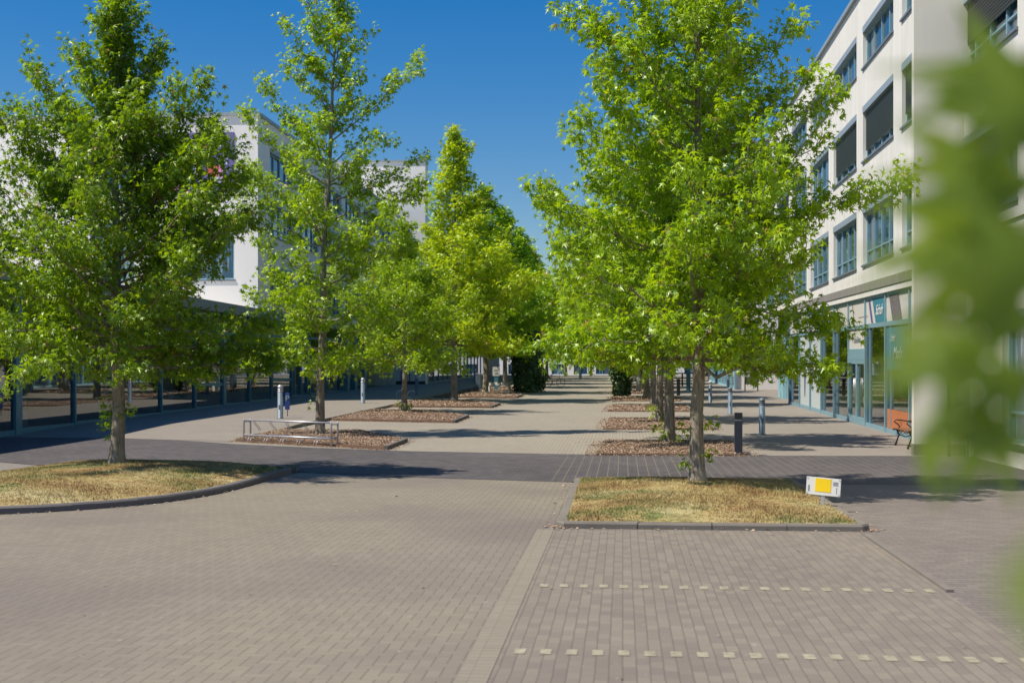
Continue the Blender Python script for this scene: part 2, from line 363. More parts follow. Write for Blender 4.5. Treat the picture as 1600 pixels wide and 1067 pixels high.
# raised left walkway behind the kerb line
bm = bmesh.new(); bm.faces.new([bm.verts.new((x, y, 0)) for x, y in ((-18.3, 36.5), (-10.8, 35.2), (-10.8, 180), (-18.3, 180))])
for yc in (37.5, 38.5, 40, 42, Y1): bmesh.ops.bisect_plane(bm, geom=bm.verts[:] + bm.edges[:] + bm.faces[:], plane_co=(0, yc, 0), plane_no=(0, 1, 0))
def wz(y): return .008 + .11 * max(0, min(1, (y - 36.6) / 5.0))
for v in bm.verts: v.co.z = gz(v.co.y) + wz(v.co.y)
r_ = bmesh.ops.extrude_face_region(bm, geom=bm.faces[:])
for v in [g for g in r_['geom'] if isinstance(g, bmesh.types.BMVert)]: v.co.z -= .12
bmesh.ops.recalc_face_normals(bm, faces=bm.faces[:]); me = bpy.data.meshes.new('raised_walkway'); bm.to_mesh(me); bm.free()
tag(link('raised_walkway', me, None, M['pavement']), kind='structure')
mk = MB()
for yy in (9.12, 11.95):
    for k in range(20):
        x0 = -0.87 + 0.0925 + k * 0.185
        mk.quad((x0 + 0.006, yy - 0.085, 0.008), (x0 + 0.086, yy - 0.085, 0.008), (x0 + 0.086, yy + 0.085, 0.008), (x0 + 0.006, yy + 0.085, 0.008))
tag(mk.build('parking_marking', M['mark']), kind='structure')
mk = MB()
for k in range(52):
    x0 = -1.3 + k * 0.2
    mk.quad((x0, 23.25, 0.012), (x0 + 0.012, 23.25, 0.012), (x0 + 0.012, 30.5, 0.012), (x0, 30.5, 0.012))
tag(mk.build('sand_joint', M['joint_line']), kind='structure')
mk = MB()
mk.box(2.92, 2.99, -8, 9.4, 0, 0.014); mk.box(2.92, 2.99, 11.9, 15.9, 0, 0.03)
tag(mk.build('edge_strip', M['kerb_light']), kind='structure')

for (px, py, w_, h_, lb_) in ((378, 715, .55, .28, 'pale metal cover plate in the dark crossing lane left of centre'),):
    x, y = G(px, py); t = thing('cover_plate', lb_, 'cover plate', (x, y, .010)); MB().box(-w_ / 2, w_ / 2, -h_ / 2, h_ / 2, 0, .006, .002).build('plate', M['steel'], t); MB().box(-w_ / 2 - .03, w_ / 2 + .03, -h_ / 2 - .03, h_ / 2 + .03, -.02, .003).build('rim', M['kerb_light'], t)
rng = np.random.default_rng(7)
def np_mesh(name, verts, faces, rnd=None, smooth=False):
    me = bpy.data.meshes.new(name); nv, nf, k = len(verts), len(faces), faces.shape[1]
    me.vertices.add(nv); me.vertices.foreach_set('co', verts.astype(np.float32).ravel())
    me.loops.add(nf * k); me.loops.foreach_set('vertex_index', faces.astype(np.int32).ravel())
    me.polygons.add(nf); me.polygons.foreach_set('loop_start', np.arange(0, nf * k, k, dtype=np.int32))
    me.update(calc_edges=True)
    if rnd is not None:
        a = me.attributes.new('rnd', 'FLOAT', 'POINT'); a.data.foreach_set('value', rnd.astype(np.float32))
    if smooth: me.polygons.foreach_set('use_smooth', [True] * nf)
    me.update(); return me
STAR = []
def _star():
    pol = [(180, 0.13), (115, 0.40), (84, 0.17), (56, 0.56), (28, 0.20), (0, 0.66), (-28, 0.20), (-56, 0.56), (-84, 0.17), (-115, 0.40)]
    v = [(0, 0.35, 0)]
    for a, r in pol: v.append((math.sin(R(a)) * r, 0.35 + math.cos(R(a)) * r, -0.45 * r * r + (0.10 if r < 0.3 else 0)))
    f = [(0, 1, 2, 3), (0, 3, 4, 5), (0, 5, 6, 7), (0, 7, 8, 9), (0, 9, 10, 1)]
    return np.array(v), np.array(f)
SV, SF = _star()
DV = np.array([(0, 0, 0), (0.36, 0.38, -0.03), (0, 0.95, -0.12), (-0.36, 0.38, -0.03)]); DF = np.array([(0, 1, 2, 3)])
def leaves_mesh(name, P, D, N, S, shape='star', seed=0):
    rg = np.random.default_rng(seed); LV, LF = (SV, SF) if shape == 'star' else (DV, DF)
    D = D / np.linalg.norm(D, axis=1, keepdims=True); N = N - D * (N * D).sum(1, keepdims=True)
    N = N / (np.linalg.norm(N, axis=1, keepdims=True) + 1e-9); X = np.cross(D, N)
    n, k = len(P), len(LV); cup = rg.uniform(0.2, 1.6, n)[:, None, None]
    V = P[:, None, :] + S[:, None, None] * (LV[None, :, 0:1] * X[:, None, :] + LV[None, :, 1:2] * D[:, None, :] + LV[None, :, 2:3] * cup * N[:, None, :])
    F = (np.arange(n) * k)[:, None, None] + LF[None]
    return np_mesh(name, V.reshape(-1, 3), F.reshape(-1, LF.shape[1]), np.repeat(rg.uniform(0, 1, n), k))

# ------------------------------------------------------------------ islands with dry grass
def inside(poly, pts):
    x, y = pts[:, 0], pts[:, 1]; r = np.zeros(len(pts), bool); n = len(poly)
    for i in range(n):
        x0, y0 = poly[i]; x1, y1 = poly[(i + 1) % n]
        c = ((y0 > y) != (y1 > y)) & (x < (x1 - x0) * (y - y0) / ((y1 - y0) if abs(y1 - y0) > 1e-9 else 1e-9) + x0)
        r ^= c
    return r
def edge_dist(poly, pts):
    d = np.full(len(pts), 1e9)
    for i in range(len(poly)):
        a = np.array(poly[i]); b = np.array(poly[(i + 1) % len(poly)]); ab = b - a
        t = np.clip(((pts - a) @ ab) / (ab @ ab), 0, 1); q = a + t[:, None] * ab
        d = np.minimum(d, np.linalg.norm(pts - q, axis=1))
    return d
def smooth_poly(poly, it=2):
    for _ in range(it):
        o = []
        for i in range(len(poly)):
            a, b = poly[i], poly[(i + 1) % len(poly)]
            o += [(a[0] * .75 + b[0] * .25, a[1] * .75 + b[1] * .25), (a[0] * .25 + b[0] * .75, a[1] * .25 + b[1] * .75)]
        poly = o
    return poly
def inset(poly, d):
    n = len(poly); area = sum(poly[i][0] * poly[(i + 1) % n][1] - poly[(i + 1) % n][0] * poly[i][1] for i in range(n)); s = 1 if area > 0 else -1
    out = []
    for i in range(n):
        p0, p1, p2 = poly[i - 1], poly[i], poly[(i + 1) % n]
        e1 = Vector((p1[0] - p0[0], p1[1] - p0[1])).normalized(); e2 = Vector((p2[0] - p1[0], p2[1] - p1[1])).normalized()
        nn = (Vector((-e1.y, e1.x)) + Vector((-e2.y, e2.x))); nn = nn.normalized() * s
        out.append((p1[0] + nn.x * d, p1[1] + nn.y * d))
    return out
def mound_z(d, kerb_h, rise): return kerb_h + 0.01 + rise * (1 - np.exp(-d / 1.1))
def island(poly, kerb_h, rise, mat, seed, blades, nm):
    inner = inset(poly, 0.14); n = len(poly); k = MB()
    # kerb stones about 1 m long with open joints
    acc = 0
    for i in range(n):
        a, b, c2, d = poly[i], poly[(i + 1) % n], inner[(i + 1) % n], inner[i]
        L = math.dist(a, b); segs = max(1, round(L / 1.0))
        for s_ in range(segs):
            t0, t1 = s_ / segs, (s_ + 1) / segs; acc += 1
            if L > 0.5: t0 += 0.006 / L; t1 -= 0.006 / L
            A = (a[0] + (b[0] - a[0]) * t0, a[1] + (b[1] - a[1]) * t0); B = (a[0] + (b[0] - a[0]) * t1, a[1] + (b[1] - a[1]) * t1)
            C2 = (d[0] + (c2[0] - d[0]) * t1, d[1] + (c2[1] - d[1]) * t1); D = (d[0] + (c2[0] - d[0]) * t0, d[1] + (c2[1] - d[1]) * t0)
            h = kerb_h + random.uniform(-.004, .004)
            # chamfered outer edge
            A2 = (A[0] * .85 + D[0] * .15, A[1] * .85 + D[1] * .15); B2 = (B[0] * .85 + C2[0] * .15, B[1] * .85 + C2[1] * .15)
            z0 = -0.02
            k.quad((*A, z0), (*B, z0), (*B, h - .025), (*A, h - .025)); k.quad((*A, h - .025), (*B, h - .025), (*B2, h), (*A2, h))
            k.quad((*A2, h), (*B2, h), (*C2, h), (*D, h)); k.quad((*C2, h), (*C2, z0), (*D, z0), (*D, h))
            k.poly([(*A, z0), (*A, h - .025), (*A2, h), (*D, h), (*D, z0)]); k.poly([(*B, z0), (*C2, z0), (*C2, h), (*B2, h), (*B, h - .025)])
    tag(k.build('kerb', mat), kind='structure')
    P = np.array(inner); lo, hi = P.min(0), P.max(0)
    nx, ny = int((hi[0] - lo[0]) / .2) + 2, int((hi[1] - lo[1]) / .2) + 2
    bm = bmesh.new(); bm.faces.new([bm.verts.new((x, y, 0)) for x, y in inner])
    for i in range(1, nx): bmesh.ops.bisect_plane(bm, geom=bm.verts[:] + bm.edges[:] + bm.faces[:], plane_co=(lo[0] + i * .4, 0, 0), plane_no=(1, 0, 0)) if i * .4 < hi[0] - lo[0] else None
    for i in range(1, ny): bmesh.ops.bisect_plane(bm, geom=bm.verts[:] + bm.edges[:] + bm.faces[:], plane_co=(0, lo[1] + i * .4, 0), plane_no=(0, 1, 0)) if i * .4 < hi[1] - lo[1] else None
    pts = np.array([(v.co.x, v.co.y) for v in bm.verts]); z = mound_z(edge_dist(inner, pts), kerb_h - .01, rise)
    for v, zz in zip(bm.verts, z): v.co.z = zz
    bmesh.ops.triangulate(bm, faces=bm.faces[:]); me = bpy.data.meshes.new('grass_bank'); bm.to_mesh(me); bm.free()
    if me.polygons[0].normal.z < 0: me.flip_normals()
    for p in me.polygons: p.use_smooth = True
    tag(link('grass_bank', me, None, M['turf']), kind='structure')
    rg = np.random.default_rng(seed); q = rg.uniform(lo, hi, (int(blades * 2.2), 2)); q = q[inside(inner, q)][:blades]; nb = len(q)
    zz = mound_z(edge_dist(inner, q), kerb_h - .01, rise) - .004
    a = rg.uniform(0, 2 * math.pi, nb); L = rg.uniform(.012, .04, nb) * (1 + .6 * np.sin(q[:, 0] * 2.1) * np.cos(q[:, 1] * 1.7)); wd = rg.uniform(.003, .007, nb); le = rg.uniform(.3, 1.3, nb)
    b2 = a + rg.uniform(-1, 1, nb)
    V = np.zeros((nb, 3, 3)); V[:, 0] = np.c_[q[:, 0] - np.sin(a) * wd, q[:, 1] + np.cos(a) * wd, zz]; V[:, 1] = np.c_[q[:, 0] + np.sin(a) * wd, q[:, 1] - np.cos(a) * wd, zz]
    V[:, 2] = np.c_[q[:, 0] + np.cos(b2) * L * le, q[:, 1] + np.sin(b2) * L * le, zz + L]
    tag(link('dry_grass', np_mesh('dry_grass', V.reshape(-1, 3), np.arange(nb * 3).reshape(-1, 3)), None, M['grass']), nm, 'grass', kind='stuff')
    return inner
random.seed(3)
isl_left = [G(x, y) for x, y in ((-200, 812), (-100, 808), (0, 804), (60, 801.5), (130, 797), (200, 791.5), (260, 785), (320, 776), (370, 765), (415, 752), (450, 741), (472, 734))] + [G(x, y, .16) for x, y in ((452, 727), (400, 722), (320, 718), (220, 716), (120, 718), (50, 724), (0, 731), (-80, 745), (-200, 765))]
isl_left = smooth_poly(isl_left, 1)
island(isl_left, 0.11, 0.17, M['kerb'], 11, 75000, 'sun-scorched straw-coloured grass on the kerbed island at the left')
isl_right = [(-0.75, 16.35), (-0.86, 16.6), (-0.86, 23.2), (3.05, 23.2), (3.1, 16.5), (3.0, 16.35)]
island(isl_right, 0.085, 0.14, M['kerb_light'], 12, 70000, 'sun-scorched straw-coloured grass on the rectangular island at the right')

# ------------------------------------------------------------------ bark mulch beds
def chips(poly, n, size, z_of, seed):
    rg = np.random.default_rng(seed); P = np.array(poly); lo, hi = P.min(0), P.max(0)
    q = rg.uniform(lo - .28, hi + .28, (int(n * 1.6), 2)); ok = inside(poly, q) | ((edge_dist(poly, q) < .3) & (rg.uniform(0, 1, len(q)) < .3)); q = q[ok][:n]; k = len(q)
    ins = inside(poly, q); z = np.where(ins, z_of, 0.012) + np.array([gz(y) for y in q[:, 1]]) + rg.uniform(.0, .025, k) * ins
    a = rg.uniform(0, 6.28, k); L = rg.uniform(.4, 1.3, k) * size; W = L * rg.uniform(.25, .6, k); tl = rg.uniform(-.6, .6, (k, 2))
    dx = np.c_[np.cos(a), np.sin(a)]; dy = np.c_[-np.sin(a), np.cos(a)]; V = np.zeros((k, 4, 3))
    for i, (u, v) in enumerate(((-1, -1), (1, -1), (1, 1), (-1, 1))):
        V[:, i, :2] = q + dx * (u * L / 2)[:, None] + dy * (v * W / 2)[:, None]; V[:, i, 2] = z + .008 + np.abs(tl[:, 0]) * L / 2 + u * tl[:, 0] * L / 2 + v * tl[:, 1] * W / 2
    return V.reshape(-1, 3), np.arange(k * 4).reshape(-1, 4), np.repeat(rg.uniform(0, 1, k), 4)
def bed(poly, n, size, where, seed, kerbs, h=0.10):
    bm = bmesh.new(); ins = poly
    clip_sheet('planting_bed', ins, h - .015, M['soil'], h - .02)
    V, F, r = chips(ins, n, size, h - .012, seed)
    tag(link('bark_mulch', np_mesh('bark_mulch', V, F, r), None, M['chip']), 'brown bark mulch ' + where, 'mulch', kind='stuff')
    k = MB()
    for (xa, ya, xb, yb) in kerbs:
        L = math.hypot(xb - xa, yb - ya); ns = max(1, round(L)); ux, uy = (xb - xa) / L, (yb - ya) / L; nx_, ny_ = -uy * .05, ux * .05
        for s_ in range(ns):
            t0, t1 = L * s_ / ns + .005, L * (s_ + 1) / ns - .005
            pa = (xa + ux * t0, ya + uy * t0); pb = (xa + ux * t1, ya + uy * t1); hh = h + .02
            c4 = [(pa[0] - nx_, pa[1] - ny_), (pb[0] - nx_, pb[1] - ny_), (pb[0] + nx_, pb[1] + ny_), (pa[0] + nx_, pa[1] + ny_)]
            lo_ = [(x, y, gz(y) - .01) for x, y in c4]; hi_ = [(x, y, gz(y) + hh) for x, y in c4]
            k.poly(hi_)
            for i in range(4): k.quad(lo_[i], lo_[(i + 1) % 4], hi_[(i + 1) % 4], hi_[i])
    tag(k.build('kerb', M['kerb']), kind='structure')
lb = [((-10.75, 34.9), (-6.0, 32.1), 39.6), ((-10.75, 46.5), (-6.0, 45.2), 54.6), ((-10.75, 59), (-6.0, 58.3), 67), ((-10.75, 72.5), (-6.0, 72), 81.5), ((-10.75, 86), (-6.0, 86), 95)]
lw = ['in the bed around the front left avenue tree and bike rack', 'in the second bed of the left tree row', 'in the third bed of the left tree row', 'in the fourth bed of the left tree row', 'in the fifth bed of the left tree row beside the ivy']
for i, (a, b, ye) in enumerate(lb):
    xr = b[0]; yb_ = b[1] + (3.1 if i == 0 else (ye - b[1]) * .45)
    poly = [a, b, (xr, yb_), (-8.2, ye - .3), (-10.75, ye)]
    bed(poly, (30000, 20000, 12000, 7000, 5000)[i], (.033, .04, .05, .065, .08)[i], lw[i], 20 + i, [(xr, b[1], xr, yb_), (xr, yb_, -8.2, ye - .3)], 0.09)
rb = [(30.7, 35.6), (41.5, 48.4), (54.8, 61.5), (67.5, 74.5), (80.5, 87.5), (93.5, 100)]
rw = ['in the bed just beyond the dark crossing on the right', 'in the second bed of the right tree row', 'in the third bed of the right tree row', 'in the fourth bed of the right tree row', 'in the fifth bed of the right tree row', 'in the sixth bed of the right tree row']
for i, (ya, ye) in enumerate(rb):
    poly = [(-.65, ya), (2.95, ya), (2.95, ye), (-.5, ye)]
    bed(poly, (28000, 17000, 10000, 6000, 4000, 2500)[i], (.033, .04, .05, .065, .08, .1)[i], rw[i], 40 + i, [(2.98, ya + .1, 2.98, ye), (2.95, ye, -.5, ye)], 0.055)

# ------------------------------------------------------------------ trees
def make_tree(seed, H, tr, cb, prof, nb, density, leaf, shape='star', extra=(), lean=(0, 0), sprouts=(), detail=True, axis=YAW, asc=.3, gap=1.0, twl=1.0, sub=2.2):
    rd = random.Random(seed); rg = np.random.default_rng(seed)
    hs = [p[0] for p in prof]; Ls = [p[1] for p in prof]; Rs = [p[2] for p in prof]
    def ext(h, az):
        c = math.cos(az - axis); l, r = np.interp(h, hs, Ls), np.interp(h, hs, Rs); return l * (1 - c) / 2 + r * (1 + c) / 2
    wob = [(rd.uniform(-.05, .05), rd.uniform(-.05, .05)) for _ in range(12)]
    def tp(h):
        f = h / H * 10; i = int(min(f, 9.999)); t = f - i; a, b = wob[i], wob[i + 1]
        s_ = min(1, h / 1.5)
        return Vector(((a[0] * (1 - t) + b[0] * t) * s_ + lean[0] * (h / H) ** 1.5, (a[1] * (1 - t) + b[1] * t) * s_ + lean[1] * (h / H) ** 1.5, h))
    def trad(h): return max(.012, tr * ((1 - h / H) ** .85)) * (1 + .35 * math.exp(-h / .12) + .12 * math.exp(-h / .8))
    mb = MB(); hh = [-.1, .03, .1, .2, .35, .6] + [0.6 + (H - .6) * (i + 1) / 16 for i in range(16)]
    mb.tube([tp(max(h, 0)) if h >= 0 else Vector((0, 0, h)) for h in hh], [trad(max(h, 0)) for h in hh], 14 if detail else 8)
    LP, LD, LN = [], [], []
    def twig(a, d, L, dens, rad, ck=1.0):
        b = a + d * L; m_ = (a + b) / 2 + Vector((0, 0, -.04 * L))
        if detail: mb.tube([a, m_, b], [rad, rad * .7, .003], 4, cap=False)
        n = max(2, int(L * dens * rd.uniform(.55, 1.4))); cr = rd.uniform(.15, .34) * twl * ck
        for _ in range(n):
            t = min(1, rd.betavariate(2.2, 1.1)); p = a + (b - a) * t
            off = Vector((rd.gauss(0, 1), rd.gauss(0, 1), rd.gauss(0, .85))).normalized(); q = rd.random() ** .45
            LP.append(p + off * (cr * q * (.35 + .65 * t))); LD.append(off * .8 + d * .4 + Vector((rd.gauss(0, .3), rd.gauss(0, .3), -.45)))
            LN.append(Vector((rd.gauss(0, .8) - .2, rd.gauss(0, .8) - .15, .5 + rd.gauss(0, .6))) + off * .4)
    def branch(h0, tip, dens, r0):
        a = tp(h0); dz = tip.z - a.z; c = a + (tip - a) * .5 + Vector((0, 0, -dz * .18 - .02)); N_ = 7
        pts = [a * (1 - t) ** 2 + c * 2 * t * (1 - t) + tip * t * t + Vector((rd.gauss(0, .05), rd.gauss(0, .05), rd.gauss(0, .07))) * (1 if 0 < t < 1 else 0) for t in [i / N_ for i in range(N_ + 1)]]; dens *= rd.uniform(.75, 1.2)
        L = (tip - a).length; mb.tube(pts, [max(.006, r0 * (1 - i / (N_ + .6))) for i in range(N_ + 1)], 6 if detail else 4, cap=False)
        nt_ = int(L * sub * 1.9) + 3
        for k in range(nt_):
            u = .16 + .84 * (k + rd.random()) / nt_; i = min(int(u * N_), N_ - 1); t = u * N_ - i; p = pts[i] * (1 - t) + pts[i + 1] * t; tan = (pts[i + 1] - pts[i]).normalized()
            side = tan.cross(Vector((0, 0, 1))); side = side.normalized() if side.length > .05 else Vector((1, 0, 0)); side *= (1 if k % 2 else -1)
            d = (tan * rd.uniform(.2, .8) + side * rd.uniform(.1, .9) + Vector((0, 0, rd.uniform(-.55, 1.0)))).normalized()
            twig(p, d, rd.uniform(.22, .62) * min(1.3, .5 + L * .28) * (1.15 - .45 * u) * twl, dens, .009, min(1, .55 + L * .22))
        twig(pts[-2], (tip - pts[-2]).normalized(), (tip - pts[-2]).length * 1.1, dens * 1.3, .008)
    for k in range(nb):
        f = (k + .5) / nb; h0 = cb + (H * .985 - cb) * (min(1, max(0, f + rd.uniform(-.02, .02))) ** 1.18); az = k * 2.39996 + rd.uniform(-.7, .7)
        sl_ = asc * (.55 + 2.6 * f * f); e = ext(h0, az); e = ext(min(H * .99, h0 + e * sl_), az) * (rd.uniform(.55, .85) if rd.random() < .3 else rd.uniform(.88, 1.12))
        if rd.random() < .10 * gap: continue
        e = max(.15, e); base = tp(h0); zt = min(h0 + e * sl_ + rd.uniform(-.1, .2), H * 1.0)
        if f < .12: zt = h0 - rd.uniform(0, .25) * e
        branch(max(.4, h0 - (e * .12)), Vector((base.x + math.cos(az) * e, base.y + math.sin(az) * e, zt)), density, max(.012, min(trad(h0) * .45, .012 + e * .012)))
    for (dx, dy, z, h0) in extra:                        # boughs that stand out of the outline, in metres along and across the view
        x = dx * math.cos(axis) - dy * math.sin(axis); y = dx * math.sin(axis) + dy * math.cos(axis)
        branch(h0, Vector((x, y, z)), density * 1.1, .03)
    twig(tp(H * .93), Vector((.05, 0, 1)).normalized(), H * .07, density * 1.2, .01)
    for (h, az, s_) in sprouts:
        p = tp(h); o = Vector((math.cos(az), math.sin(az), 0)) * trad(h)
        for _ in range(3):
            twig(p + o * .9, (o.normalized() + Vector((rd.uniform(-.6, .6), rd.uniform(-.6, .6), rd.uniform(-.2, .8)))).normalized(), s_, 45, .004)
    P = np.array([tuple(v) for v in LP]); D = np.array([tuple(v) for v in LD]); N = np.array([tuple(v) for v in LN])
    S = rg.uniform(.65, 1.25, len(P)) * leaf
    ground = P[:, 2] > .05
    return mb.mesh('trunk'), leaves_mesh('crown', P[ground], D[ground], N[ground], S[ground], shape, seed)
def plant(name, label, x, y, meshes, mat, rz=0, sc=1, group=None, z=None, lab=None):
    t = thing(name, label, 'tree', (x, y, (gz(y) + .06) if z is None else z), rz, group)
    t.scale = (sc, sc, sc) if not hasattr(sc, '__len__') else sc
    link('trunk', meshes[0], t, M['bark']); cr = link('crown', meshes[1], t, mat)
    if cr.material_slots and cr.data.users > 1 or mat is M['leaf_far']:        # each tree of the rows has its own tone of green
        cr.material_slots[0].link = 'OBJECT'; cr.material_slots[0].material = (mat, M['leaf_far2'], M['leaf_far3'])[int(y * 1.7) % 3] if mat is M['leaf_far'] else mat
    return t
GR_L, GR_R = 'trees of the left avenue row', 'trees of the right avenue row'
# nearest left tree
pT1 = [(1.9, 2.2, 2.1), (2.4, 3.1, 3.2), (3.15, 3.3, 3.4), (4.6, 3.3, 3.2), (6.0, 3.0, 2.8), (6.8, 2.7, 2.5), (7.4, 2.4, 2.15), (8.2, 2.0, 1.6), (8.8, 1.5, 1.0), (9.5, .8, .5), (10.3, .15, .15)]
mT1 = make_tree(101, 10.25, .15, 2.5, pT1, 96, 72, .155, asc=.55, gap=.7, extra=((1.4, .5, 7.6, 5.6), (.9, 0, 9.2, 7.6), (-1.1, .2, 9.1, 7.4), (.6, .5, 8.9, 7.3), (-.6, -.5, 8.9, 7.3), (-.5, .1, 9.75, 8.4), (.45, -.1, 9.8, 8.4), (2.5, 0, 6.8, 5.0), (2.0, .3, 7.7, 5.8), (2.3, -.6, 7.1, 5.2), (1.6, -.8, 8.2, 6.2), (-1.5, -.7, 8.4, 6.4), (-2.0, .3, 8.75, 6.4), (1.95, -.2, 8.35, 6.2), (.85, .3, 9.2, 7.4), (-3.3, 0, 5.6, 3.9), (-2.6, .5, 6.6, 4.8), (3.1, -.4, 5.5, 3.9), (-2.5, -.5, 7.5, 5.4), (-3.2, .3, 3.1, 3.1), (3.3, .5, 3.1, 3.1), (-2.9, -.8, 2.7, 3.0), (2.4, -.9, 2.7, 3.0)),
                sprouts=((.6, 2.6, .16), (.85, 3.0, .2), (1.05, -.3, .18), (1.3, 3.4, .2), (1.0, 2.8, .15)))
x, y = AT(183, y=24.6 * .965)[0], 24.6 * .965
plant('sweetgum_tree', 'dense deep green tree on the left grass island, nearest tree of the left side', x, y, mT1, M['leaf_deep'], z=.26, sc=.875)
# second left tree (open crown)
pT2 = [(1.9, 1.2, 1.2), (2.3, 1.9, 2.0), (3.2, 2.4, 2.4), (4.4, 2.3, 2.3), (5.6, 2.2, 2.4), (6.6, 2.3, 2.6), (7.6, 2.1, 2.4), (8.6, 2.1, 2.1), (9.6, 1.4, 1.2), (10.5, .75, .7), (11.4, .55, .9), (12.3, .8, .95), (13.1, .4, .5), (13.6, .15, .15)]
mT2 = make_tree(202, 13.4, .135, 2.0, pT2, 70, 56, .17, lean=(.55, .15), gap=2.0, asc=.45, extra=((2.9, 0, 11.1, 8.7), (3.0, .3, 8.3, 6.9), (2.9, -.3, 7.3, 6.3), (-2.3, 0, 9.6, 7.4), (-1.7, .3, 10.4, 8.3), (2.6, .4, 5.6, 4.8), (-2.4, .3, 7.2, 5.6), (.9, 0, 12.6, 11.0), (-.5, 0, 13.2, 11.2), (1.3, .2, 11.9, 10.2), (-1.0, .1, 11.2, 9.6), (1.2, -.3, 10.6, 9.2), (-.9, -.3, 12.1, 10.4), (-2.1, -.3, 2.1, 2.5), (2.0, .2, 2.0, 2.5)),
                sprouts=((.9, 2.4, .12), (1.6, 2.8, .15), (1.9, 0, .1)))
x, y = G(500, 682); plant('sweetgum_tree', 'tall open-crowned bright green tree behind the steel bike rack, first of the left bark beds', x, y, mT2, M['leaf'], group=GR_L)
# nearest right tree
pTR = [(1.7, 2.1, 1.7), (2.3, 2.6, 2.3), (3.2, 2.6, 2.4), (4.2, 2.7, 2.4), (5.2, 2.7, 2.7), (6.0, 2.3, 2.4), (6.8, 2.2, 2.1), (7.7, 2.0, 2.3), (8.5, 1.9, 2.2), (9.3, 1.6, 1.8), (10.2, 1.1, 1.1), (11, .2, .2)]
mTR = make_tree(303, 10.9, .13, 2.45, pTR, 92, 68, .165, asc=.45, gap=1.2, extra=((3.75, -.3, 5.45, 4.2), (-2.5, .2, 8.65, 6.9), (-2.85, 0, 5.2, 4.0), (2.7, .2, 7.2, 6.0), (-2.6, .3, 2.35, 2.8), (-2.2, -.4, 2.3, 2.8), (2.7, .4, 3.0, 3.1), (-2.1, 0, 6.7, 5.6)),
                sprouts=((.5, -.2, .14), (1.0, .2, .16), (.3, 2.4, .1)))
x, y = AT(1090, y=21.5)[0], 21.5
plant('sweetgum_tree', 'big bright green tree on the rectangular grass island, nearest tree of the right side', x, y, mTR, M['leaf'], z=.20, sc=.905)
# middle variants
pm = [(2.4, 1.8, 1.8), (3.0, 3.0, 3.0), (3.6, 3.6, 3.6), (5.5, 3.6, 3.5), (7.2, 3.0, 3.1), (8.8, 2.2, 2.1), (10.2, 1.3, 1.3), (11.4, .9, .8), (12.6, .5, .6), (13.4, .15, .15)]
mA = make_tree(404, 13.2, .15, 3.0, pm, 88, 50, .22, detail=False, sub=2.0, asc=.5, twl=1.25)
pm2 = [(2.4, 1.4, 1.4), (3.0, 2.3, 2.4), (4.0, 2.9, 2.8), (6.0, 2.6, 2.6), (7.8, 1.7, 1.8), (9.4, 1.0, 1.1), (10.6, .6, .6), (11.6, .15, .15)]
mB = make_tree(505, 11.5, .13, 2.9, pm2, 78, 48, .22, detail=False, asc=.5, sub=2.0, twl=1.25)
pm3 = [(2.1, 1.6, 1.4), (2.7, 2.7, 2.4), (4.2, 3.3, 3.0), (6.2, 3.1, 2.8), (7.6, 2.2, 2.2), (8.6, 1.1, 1.1), (9.4, .2, .2)]
mC = make_tree(606, 9.3, .13, 2.55, pm3, 84, 66, .17, asc=.5, sprouts=((.25, 2.8, .16), (.3, .2, .16), (.2, -1.5, .12)), sub=1.9)
L_ = [(632, 645, mC, (.95, .95, .86), 'small round-crowned tree with a dark trunk, second of the left bark beds'), (710, 628, mA, (1.2, 1.2, 1.06), 'tall pointed tree with a pale straight trunk, third of the left bark beds'),
      (758, 615, mA, (1.3, 1.3, .98), 'tall tree leaning over the white information sign, fourth of the left bark beds')]
for px, py, ms, sc, lb_ in L_:
    x, y = G(px, py); plant('sweetgum_tree', lb_, x, y, ms, M['leaf_far' if ms is not mC else 'leaf'], rz=px * .7, sc=sc, group=GR_L)
fl = [('mid-sized tree just behind the dark ivy thicket, fifth of the left row', 95, mB, (1.35, 1.35, 1.15)), ('far tree of the left row, sixth from the camera', 108, mA, (1.35, 1.35, .98)), ('far tree of the left row, seventh from the camera', 121, mB, (1.5, 1.5, 1.1)), ('far tree of the left row, eighth from the camera', 134, mA, (1.4, 1.4, .9)), ('last small tree at the far end of the left row', 147, mB, (1.4, 1.4, 1.0))]
for lb_, yy, ms, sc in fl: plant('sweetgum_tree', lb_, -8.7, yy, ms, M['leaf_far'], rz=yy, sc=sc, group=GR_L)
x, y = G(1046, 693); plant('sweetgum_tree', 'dark-trunked tree in the bark bed just behind the nearest right tree, sprouts at its foot', x, y, mC, M['leaf'], rz=1.0, sc=(1.1, 1.1, 1.08), group=GR_R)
x, y = G(1031, 657.5); plant('sweetgum_tree', 'second tree of the right bark beds, dark slanting trunk', x, y, mC, M['leaf'], rz=3.1, sc=(1.1, 1.1, 1.05), group=GR_R)
x, y = G(1021, 634); plant('sweetgum_tree', 'third tree of the right bark beds, pale trunk', x, y, mB, M['leaf_far'], rz=2.1, sc=(1.15, 1.15, 1.0), group=GR_R)
for lb_, yy, ms, sc in (('fourth tree of the right bark beds, beside the ivy-clad stump', 72, mA, (1.25, 1.25, .85)), ('fifth tree of the right bark beds', 84, mB, (1.5, 1.5, 1.0)), ('sixth tree of the right bark beds', 96, mA, (1.3, 1.3, .8)), ('seventh tree of the right row', 109, mB, (1.5, 1.5, 1.0)), ('eighth tree of the right row, small with distance', 122, mA, (1.35, 1.35, .8)), ('last tree at the far end of the right row', 136, mB, (1.5, 1.5, 1.0))):
    plant('sweetgum_tree', lb_, 1.35, yy, ms, M['leaf_far'], rz=yy * 1.3, sc=sc, group=GR_R)
